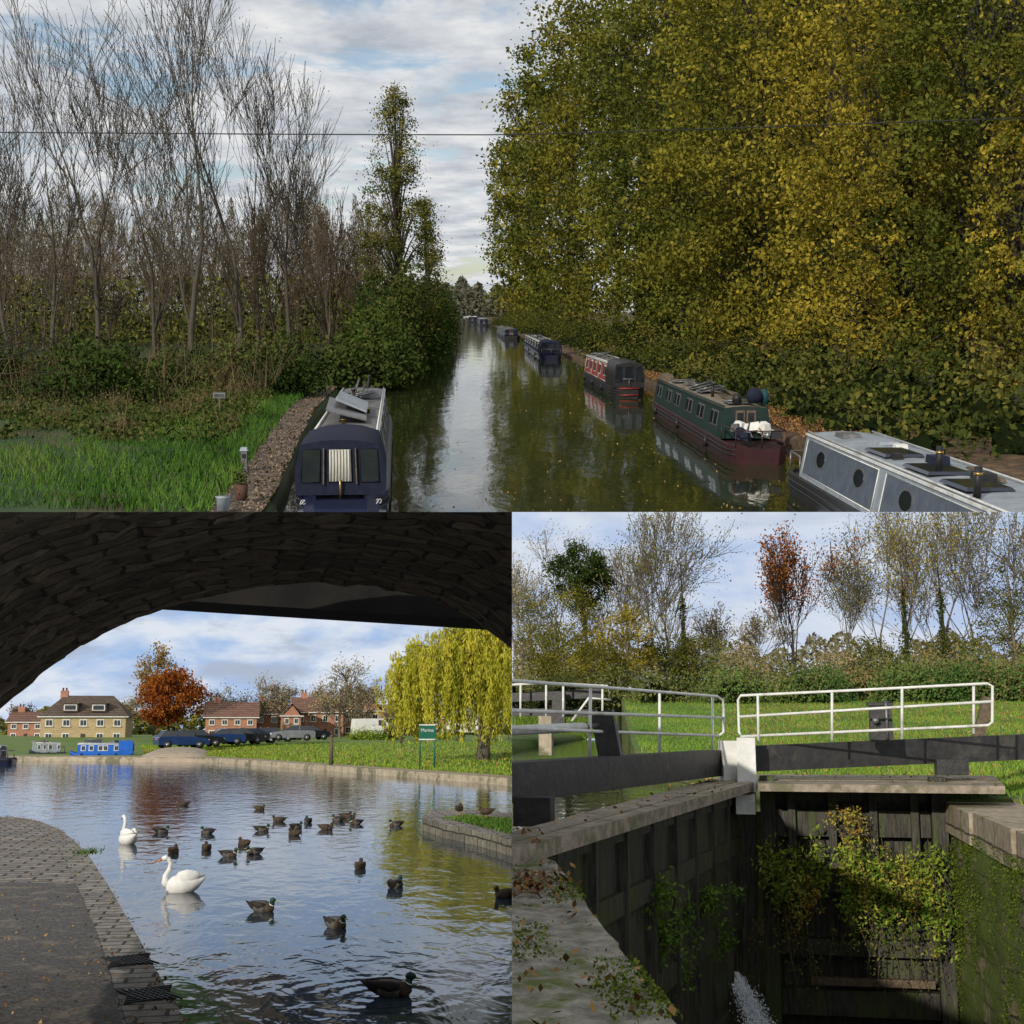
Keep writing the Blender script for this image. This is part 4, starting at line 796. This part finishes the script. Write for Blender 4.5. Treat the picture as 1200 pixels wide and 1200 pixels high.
mb.box((2.0,22.95,-3.3),(8,.3,3.7),lockst2); mb.box((xw+1.0,22.6,-3.2),(2.0,.5,4.1),lockst2)
mb.add([(xw+1.1,22.3,-1.25),(xw+6,22.3,-1.2),(xw+6,8,-1.2),(xw+1.1,8,-1.25)],[(0,1,2,3)],grassB)
mb.add([(xw+.3,23.6,-1.19),(xw+6,23.6,-1.19),(xw+6,22.2,-1.19),(xw+.3,22.2,-1.21)],[(3,2,1,0)],grassB)
n=2500; x=xw+1.1+R.rand(n)*3; y=14+R.rand(n)*9; blades(mb,np.stack([x,y,np.full(n,-1.22)],1),np.full(n,.1),.014,MATS['bank_blade'],R.rand(n))
n=22000; z=-1.5-R.rand(n)**1.2*3.1; y=12+R.rand(n)*10; c=np.sin(y*1.4+z)+np.sin(y*.6+z*1.8)+.6*np.sin(y*5+z*3)+R.normal(size=n)*.5; k=c>.2
mb.leaves(np.stack([np.full(n,xw+.02)-.05*R.rand(n),y,z],1)[k],.03,lf_moss,R.rand(k.sum()))
mb.make('lock_wall')
mb=MB(B); ce=[(640,1004),(655,1012),(680,1045),(720,1095),(762,1150),(805,1203),(860,1270)]
C1=[B.g(u,v,cz) for u,v in ce]; C0=[B.g(u,v,cz) for u,v in ((520,1000),(520,1012),(480,1045),(450,1095),(400,1150),(350,1203),(300,1270))]
C1a=np.array(C1); C0a=np.array(C0)
rws=[]
for t in np.linspace(0,1,40): 
    rw=[]
    for s_ in np.linspace(0,5.999,70):
        i=int(s_); f=s_-i; a_=C0a[i]*(1-f)+C0a[i+1]*f; b_=C1a[i]*(1-f)+C1a[i+1]*f; q=a_*(1-t)+b_*t; q[2]+=.012*nz(q[0]*9,q[1]*5)+.004*R.randn()-(.04 if t==1 else 0); q[0]+=(.015*R.randn() if t>.98 else 0); rw.append(q)
    rws.append(rw)
rws.append([q-[0,0,.6] for q in rws[-1]]); rws.append([q-[0,0,4.0] for q in rws[-1]])
mb.loft(rws,copst,True)
n=160; i=R.randint(0,6,size=n); f=R.rand(n)[:,None]; t=(.45+.55*R.rand(n))[:,None]; pp=(C0a[i]*(1-f)+C0a[i+1]*f)*(1-t)+(C1a[i]*(1-f)+C1a[i+1]*f)*t; 
mb.leaves(pp+[0,0,.03],.04,lf_litter,R.rand(n),norm=(0,0,1))
p=B.g(618,1042,cz); n=240; mb.leaves(p+R.normal(size=(n,3))*[.12,.45,.01]+[0,0,.03],.05,lf_litter,R.rand(n)*.6,norm=(0,0,1))
n=9000
i=R.randint(0,6,size=n); f=R.rand(n)[:,None]; t=(1-.55*R.rand(n)**1.3)[:,None]; pp=(C0a[i]*(1-f)+C0a[i+1]*f)*(1-t)+(C1a[i]*(1-f)+C1a[i+1]*f)*t; k=(np.sin(pp[:,0]*9)+np.sin(pp[:,1]*3.1+pp[:,0]*4)+.4*R.normal(size=n))>.8
mb.leaves(pp[k]+[0,0,.016],.02,LM('moss_bright',[(.06,.09,.015),(.12,.16,.025),(.2,.24,.04)]),R.rand(k.sum()))
mb.make('lock_coping')
def beamD(u): return 14.2+(u-600)/243*7.8
lg=empty('lock_gate',B,B.at(865,912,22)); rgt=empty('lock_gate',B,B.at(1100,912,22))
mb=MB(B)
def prism(mb,u0,D0,u1,D1,zt,zb,th,m):
    a=B.at(u0,852,D0);b_=B.at(u1,852,D1); d=(b_-a); d[2]=0; n_=np.array([-d[1],d[0],0])/np.linalg.norm(d)*th
    if n_[1]<0: n_=-n_
    V=[]
    for p in (a,b_): V+=[p+[0,0,zb],p+[0,0,zt],p+[0,0,zt]+n_,p+[0,0,zb]+n_]
    mb.add(V,[(0,1,2,3),(7,6,5,4),(0,4,5,1),(1,5,6,2),(2,6,7,3),(3,7,4,0)],m); return a,b_,n_
prism(mb,560,12.9,846,22,-.38,-.8,.35,beamp); mb.make('balance_beam',lg)
mb=MB(B)
a=B.at(885,874,22);b_=B.at(1240,859,23.5)
V=[a,b_,b_-[0,0,.42],a-[0,0,.42]]; V+=[p+[0,.4,0] for p in V]; mb.add(V,[(0,1,2,3),(7,6,5,4),(0,4,5,1),(3,2,6,7),(0,3,7,4),(1,5,6,2)],beamp); mb.make('balance_beam',rgt)
mb=MB(B)
mb.box(B.at(856,894,21.9)+[0,.1,0],(.33,.5,.72),whitep,rz=.2,top=.96); mb.make('white_beam_end',lg)
mb=MB(B); mb.box(B.at(875,896,21.5)+[0,.1,0],(.30,.5,.86),whitep,top=.97)
mb.box(B.at(874,942,21.2),(.3,.4,.3),whitep); mb.make('white_beam_end',rgt)
def walk(nf,nn,zt,parent,off=.07,k=3):
    mb=MB(B)
    (fa,fb),(na,nb)=nf,nn
    for j in range(k):
        t0,t1=j/k+.012,(j+1)/k-.012
        q=[fa*(1-t0)+na*t0,fb*(1-t0)+nb*t0,fb*(1-t1)+nb*t1,fa*(1-t1)+na*t1]; dz=.006*((j*5)%3)
        V=[p+[0,0,dz] for p in q]+[p-[0,0,off] for p in q]
        mb.add(V,[(0,1,2,3),(7,6,5,4),(0,4,5,1),(1,5,6,2),(2,6,7,3),(3,7,4,0)],plank)
    n=90; a=R.rand(n)[:,None]; c=R.rand(n)[:,None]; P=(fa*(1-a)+fb*a)*(1-c)+(na*(1-a)+nb*a)*c+[0,0,.02]; mb.leaves(P,.06,lf_litter,R.rand(n),norm=(0,0,1))
    mb.make('walkway_planks',parent)
walk((B.g(560,985,-.88),B.g(848,909,-.88)),(B.g(560,1008,-.88),B.g(888,916,-.88)),-.88,lg,off=.13)
walk((B.g(888,907,-.88),B.g(1165,909,-.88)),(B.g(888,919,-.88),B.g(1178,922,-.88)),-.88,rgt,off=.11)
mb=MB(B); a=B.at(640,852,11.8);b_=B.at(866,852,22.2)
for zt,zb,th in ((-1.0,-1.22,.3),(-1.75,-2.0,.3),(-2.9,-3.15,.3),(-4.2,-4.5,.3)): prism(mb,640,11.6,868,22,zt,zb,th,gatew)
prism(mb,640,11.9,868,22.25,-1.0,-5.,.1,gatew)
for f in np.linspace(.02,.98,9): 
    p=a+(b_-a)*f; mb.box(p+[0,-.12,-3],(.14,.16,4.1),gatew)
mb.make('gate_leaf',lg)
mb=MB(B)
xa=B.at(888,852,22)[0]; xb=B.at(1104,852,22)[0]
mb.box(((xa+xb)/2,22.4,-2.95),(xb-xa,.1,4.1),gatew)
for zc,h in ((-1.1,.2),(-1.55,.42),(-2.5,.3),(-3.5,.25),(-4.35,.4)): mb.box(((xa+xb)/2,22.2,zc),(xb-xa-.5,.26,h),gatew)
for x in (xa+.12,xb-.12): mb.box((x,22.1,-2.9),(.24,.36,4.2),gatew,top=1)
for x in np.linspace(xa+.5,xb-.5,4): mb.box((x,22.0,-1.6),(.12,.1,1.2),gatew)
mb.box(((xa+xb)/2+.2,22.0,-4.0),(1.9,.1,.12),wood); mb.box(((xa+xb)/2+.2,21.98,-2.2),(2.2,.1,.1),gatew)
for j in range(14):
    x=xa+.3+(xb-xa-.6)*j/13; mb.box((x,22.33,-3.1),(.02,.05,3.4),blackp)
mb.box((xa-.2,22.2,-3),(.26,.4,4.3),gatew)
mb.make('gate_leaf',rgt)
mb=MB(B); 
c=B.at(1032,848,22); mb.box(c,(.36,.35,.58),beamp,top=.92); mb.box(c+[0,0,.32],(.4,.4,.06),beamp); mb.tube([c+[-.1,-.2,.05],c+[-.1,-.32,.05]],.05,steel,n=8); mb.tube([c+[.08,-.2,-.25],c+[.08,-.2,.4]],.025,steel,n=6); mb.make('paddle_gear',rgt)
mb=MB(B); V0=B.at(712,885,17.6); mb.box(V0+[0,0,.22],(.3,.3,.75),beamp,ry=-.18); mb.tube([B.at(600,856,15),B.at(684,852,17)],.06,whitep,n=8); mb.tube([B.at(684,852,17),B.at(700,850,17.4)],.03,steel,n=8)
mb.box(B.at(622,952,13.6)+[0,.2,0],(.4,.3,.3),beamp); mb.make('paddle_gear',lg)
mb=MB(B); mb.box(B.at(1115,899,22.5),(.5,.35,.25),beamp); mb.box(B.at(1150,850,26),(.2,.2,1.1),wood,ry=.3); mb.make('gate_post',rgt)
def rails(lines,posts,r,name,parent):
    mb=MB(B)
    for ln in lines: mb.tube([B.at(*p) for p in ln],r,whitep,n=8)
    for (p,q) in posts: mb.tube([B.at(*p),B.at(*q)],r,whitep,n=8)
    mb.make(name,parent)
rails([[(580,796,13.6),(700,805,beamD(700)),(840,816,21.9),(847,820,22.1),(848,830,22.1),(848,858,22.1),(842,862,22)],[(580,832,13.6),(848,841,22.1)],[(580,852,13.8),(720,858,18),(842,862,22)]],
 [((692,804,beamD(692)),(691,888,beamD(691))),((773,811,beamD(773)),(773,884,beamD(773))),((835,816,beamD(835)),(835,880,beamD(835)))],.022,'handrail',lg)
rails([[(868,861,21.8),(866,858,21.8),(865,820,21.8),(868,815,21.8),(1000,809,21.3),(1157,801,20.8),(1163,804,20.8),(1163,846,20.8),(1158,850,20.8),(868,863,21.8)],[(865,840,21.8),(1163,822,20.8)]],
 [((888,814,21.7),(889,872,21.7)),((975,811,21.4),(975,868,21.4)),((1057,806,21.1),(1057,866,21.1)),((1141,802,20.9),(1141,860,20.9))],.022,'handrail',rgt)
mb=MB(B); mb.bar(B.at(590,818,50),B.at(705,812,50),.3,.35,beamp); mb.bar(B.at(590,834,50),B.at(700,836,50),.3,.3,beamp)
mb.tube([B.at(592,803,49),B.at(640,800,49),B.at(712,804,49),B.at(716,820,49),B.at(690,818,49),B.at(670,845,49)],.05,whitep,n=6)
for u in (610,640,660,706): mb.tube([B.at(u,802,49),B.at(u,840,49)],.045,whitep,n=6)
mb.box(B.at(655,832,49.4),(.5,.3,1.4),beamp); mb.box(B.at(640,862,50),(.5,.5,1.5),stone)
mb.make('upper_lock_gate')
def trailing(name,spots,mat,leaf,hang=.6,n=900):
    mb=MB(B)
    for (u,v,D,sx,sz) in spots:
        c=B.at(u,v,D)-[0,.25,0]
        for k in range(int(n/60)):
            p=c+[rnd.gauss(0,sx),rnd.gauss(0,.08),rnd.gauss(0,sz*.5)]; q=p+[rnd.gauss(0,.12),-.12,-hang*(.2+.8*rnd.random())]
            mb.tube([p+[0,.15,.1],p,q],[.009,.007,.005],twig,n=3,cap=False)
            m_=60; t=R.rand(m_)[:,None]; P=p*(1-t)+q*t+R.normal(size=(m_,3))*[.08,.07,.06]
            mb.leaves(P,leaf,mat,np.clip(rnd.random()*.7+.35*R.rand(m_),0,1),aspect=.45)
    mb.make(name)
trailing('gate_ferns',[(905,1000,21.8,.15,.25),(940,1005,21.8,.2,.3),(985,1000,21.8,.28,.3),(1030,1005,21.8,.3,.3),(1075,1005,21.8,.25,.3),(1095,1045,21.8,.12,.35),(1010,1040,21.8,.3,.25),(1055,1035,21.8,.3,.25)],lf_fresh,.08,.75,720)
trailing('yellowing_weeds',[(1000,955,21.7,.1,.25),(990,1010,21.6,.4,.3),(1070,1020,21.6,.35,.4),(940,1030,21.6,.2,.3)],LM('weed_yellow',[(.2,.1,.03),(.35,.2,.04),(.42,.38,.06),(.3,.33,.05)],.2),.06,.8,420)
trailing('gate_ferns',[(760,1040,16,.15,.2),(800,1060,18,.2,.25),(770,1085,16.5,.15,.2),(825,1040,19,.15,.2),(835,1085,20,.15,.25),(790,1110,17.5,.2,.2)],LM('fern_green',[(.05,.1,.018),(.11,.19,.03),(.2,.3,.05)],.2),.07,.35,780)
trailing('trailing_weeds',[(900,1080,21.7,.2,.4),(950,1090,21.7,.25,.3),(1060,1080,21.7,.3,.3),(850,1130,21,.1,.4),(740,1130,15,.2,.3),(1000,1075,21.7,.3,.2)],lf_olive,.05,1.1,360)
mb=MB(B); n=6500; t=R.rand(n); a=B.at(858,1140,20.8); P=np.stack([a[0]+.6*t**1.2+R.normal(size=n)*.03*(1+4*t),a[1]-1.0*t,a[2]-1.05*t**1.6+R.normal(size=n)*.02],1)
mb.leaves(P,.035,M('foam_white',(.85,.88,.9),(.8,.83,.86),5,rough=.4,bump=0),.5+0*t,aspect=.4,dirs=(.4,-.5,-.8),db=.6)
n=1500; c=B.g(905,1192,-4.79); P=c+R.normal(size=(n,3))*[.35,.5,.0]; mb.leaves(P,.04,MATS['foam_white'],.5+0*P[:,0],norm=(0,0,1)); mb.make('leak_spray')
pts=[]
for i in range(70):
    u=rnd.uniform(590,1230); D=rnd.uniform(84,104); p=B.at(u,815,D); pts.append((p[0],D,1.2,rnd.uniform(1.2,3.4),2.2,rnd.uniform(1.3,4.2)))
bush(B,'hedgerow',pts,58000,.22,LM('hedge_leaf',[(.03,.045,.015),(.075,.1,.028),(.14,.15,.045),(.26,.18,.08)]),core=corem)
pts=[(*B.at(u,800,84)[:2],1.6,2.2,1.5,2.2) for u in (1060,1085,1110,1140,1165,1200,960,940,860)]
bush(B,'bramble_hedge',pts,18000,.18,LM('bramble',[(.025,.055,.018),(.06,.12,.03),(.12,.18,.045),(.22,.14,.07)]),core=corem)
for i,(u,vt,D,hw,lm_,n) in enumerate([(655,665,112,58,lf_canopy2,8000),(735,705,100,44,lf_gold,6000),(620,690,118,45,lf_tan,3500),(660,730,104,50,lf_canopy2,7000),(820,735,105,32,lf_olive,4000),(1190,650,112,45,lf_olive,7000),(870,755,102,34,lf_tan,2200),(985,760,104,34,lf_tan,2500),(1020,745,106,34,lf_olive,3500),(700,750,98,40,lf_canopy2,3500),(1120,745,106,45,lf_olive,4000),(780,740,104,40,lf_canopy,4000)]):
    leafy(B,'autumn_shrub',u,vt,812,hw,D,n,.18,lm_,barkg,lo=.05,clumps=90,seed=90+i,cr=.25)
leafy(B,'ivy_clad_tree',683,628,810,42,118,9000,.24,lf_dark,barkd,lo=.5,clumps=60,seed=22,cr=.24)
bare_tree(B,'copper_tree',928,812,598,100,888,barkd,lev=5,spread=.5,up=.25,leaf=lf_red,nleaf=4600,lsize=.2,minr=.02,trunk=.32,dec=.5)
for i,(u,vt,D,lm_,nl) in enumerate([(765,590,108,lf_olive,2200),(790,600,112,lf_gold,1500),(745,620,118,lf_olive,1500),(1062,590,105,lf_gold,3000),(1105,560,108,lf_canopy2,3500),(1150,600,114,lf_gold,3000),(1030,610,118,lf_canopy2,3000),(1195,600,110,lf_canopy2,3500),(640,640,122,lf_tan,3000),(605,640,118,lf_tan,3500),(720,640,125,lf_tan,2000),(840,700,120,lf_tan,1500),(1000,650,124,lf_olive,2500),(890,710,118,lf_tan,1500)]):
    bare_tree(B,'bare_tree',u,812,vt,D,900+i,barkg,lev=5,spread=.6,up=.16,leaf=lm_,nleaf=nl,lsize=.18,minr=.02,trunk=.32,r=.17,dec=.5,lsp=.03)
for u,D in ((1064,104),(1108,106),(802,110)):
    mb=MB(B); b0=B.at(u,812,D); n=1500; z=R.rand(n)**1.2*8; a=R.rand(n)*6.28; w_=(.15+.4*R.rand(n)*(1+.8*np.sin(z*2)))*(1-z/14); mb.tube([b0,b0+[.1,0,5],b0+[-.1,0,11]],[.2,.13,.05],barkd,n=6); mb.leaves(b0+np.stack([np.cos(a)*w_,np.sin(a)*w_,z],1),.2,lf_dark,.3+.7*R.rand(n)); mb.make('ivy_clad_tree')
mb=MB(B); n=16000; u=595+R.rand(n)*640; D=150+R.rand(n)*40; top=758+10*np.sin(u*.05)+6*np.sin(u*.17); vv=815-(815-top)*R.rand(n); P=np.stack([(u-900)/F*D,D,(852-vv)/F*D],1); mb.leaves(P,.6,LM('far_trees',[(.1,.09,.05),(.15,.135,.07),(.18,.15,.08),(.12,.13,.06)]),R.rand(n)); mb.make('distant_treeline')
# =================================================================== light, world, camera
sun=bpy.data.lights.new('sun','SUN'); sun.energy=3.5; sun.angle=math.radians(.6); sun.color=(1,.93,.82)
so=bpy.data.objects.new('sun',sun); scene.collection.objects.link(so)
az=math.radians(32); el=math.radians(32); dv=Vector((math.sin(az)*math.cos(el),math.cos(az)*math.cos(el),-math.sin(el)))
so.rotation_euler=dv.to_track_quat('-Z','Y').to_euler(); so.location=(0,0,100)
w=bpy.data.worlds.new('World'); scene.world=w; w.use_nodes=True; nt=w.node_tree; nt.nodes.clear(); L=nt.links
out=nt.nodes.new('ShaderNodeOutputWorld')
sk=N(nt,'ShaderNodeTexSky',sky_type='NISHITA'); sk.sun_disc=False; sk.sun_elevation=el; sk.sun_rotation=math.radians(212)
bg=N(nt,'ShaderNodeBackground',Strength=.11); L.new(sk.outputs[0],bg.inputs[0])
tc=N(nt,'ShaderNodeTexCoord'); sx=N(nt,'ShaderNodeSeparateXYZ'); L.new(tc.outputs['Generated'],sx.inputs[0])
zz=N(nt,'ShaderNodeMath',operation='ADD'); L.new(sx.outputs[2],zz.inputs[0]); zz.inputs[1].default_value=.12
za=N(nt,'ShaderNodeMath',operation='MAXIMUM'); L.new(zz.outputs[0],za.inputs[0]); za.inputs[1].default_value=.05
dv_=N(nt,'ShaderNodeVectorMath',operation='DIVIDE'); L.new(tc.outputs['Generated'],dv_.inputs[0]); cc=N(nt,'ShaderNodeCombineXYZ'); L.new(za.outputs[0],cc.inputs[0]);L.new(za.outputs[0],cc.inputs[1]);L.new(za.outputs[0],cc.inputs[2]); L.new(cc.outputs[0],dv_.inputs[1])
n1=N(nt,'ShaderNodeTexNoise',Scale=2.2,Detail=7.0,Roughness=.6,Distortion=.35); L.new(dv_.outputs[0],n1.inputs['Vector'])
n2=N(nt,'ShaderNodeTexNoise',Scale=4.5,Detail=5.0,Roughness=.6); L.new(dv_.outputs[0],n2.inputs['Vector'])
cl=N(nt,'ShaderNodeMapRange',interpolation_type='SMOOTHSTEP'); cl.inputs[1].default_value=.34; cl.inputs[2].default_value=.5; L.new(n1.outputs['Fac'],cl.inputs[0])
cr_=ramp(nt,n2.outputs['Fac'],[(.3,(.46,.5,.56)),(.5,(.68,.71,.75)),(.66,(.88,.88,.88))])
bc=N(nt,'ShaderNodeBackground',Strength=.95); L.new(cr_,bc.inputs[0])
mx=N(nt,'ShaderNodeMixShader'); L.new(cl.outputs[0],mx.inputs[0]); L.new(bg.outputs[0],mx.inputs[1]); L.new(bc.outputs[0],mx.inputs[2]); L.new(mx.outputs[0],out.inputs[0])
cam=bpy.data.cameras.new('camera'); cam.sensor_width=36; cam.lens=36*F/1200; cam.clip_start=.1; cam.clip_end=120000
co=bpy.data.objects.new('camera',cam); scene.collection.objects.link(co); co.location=(0,0,EYE*K); co.rotation_euler=(math.pi/2-P0,0,0); scene.camera=co
scene.view_settings.view_transform='Standard'; scene.view_settings.look='None'; scene.view_settings.exposure=0
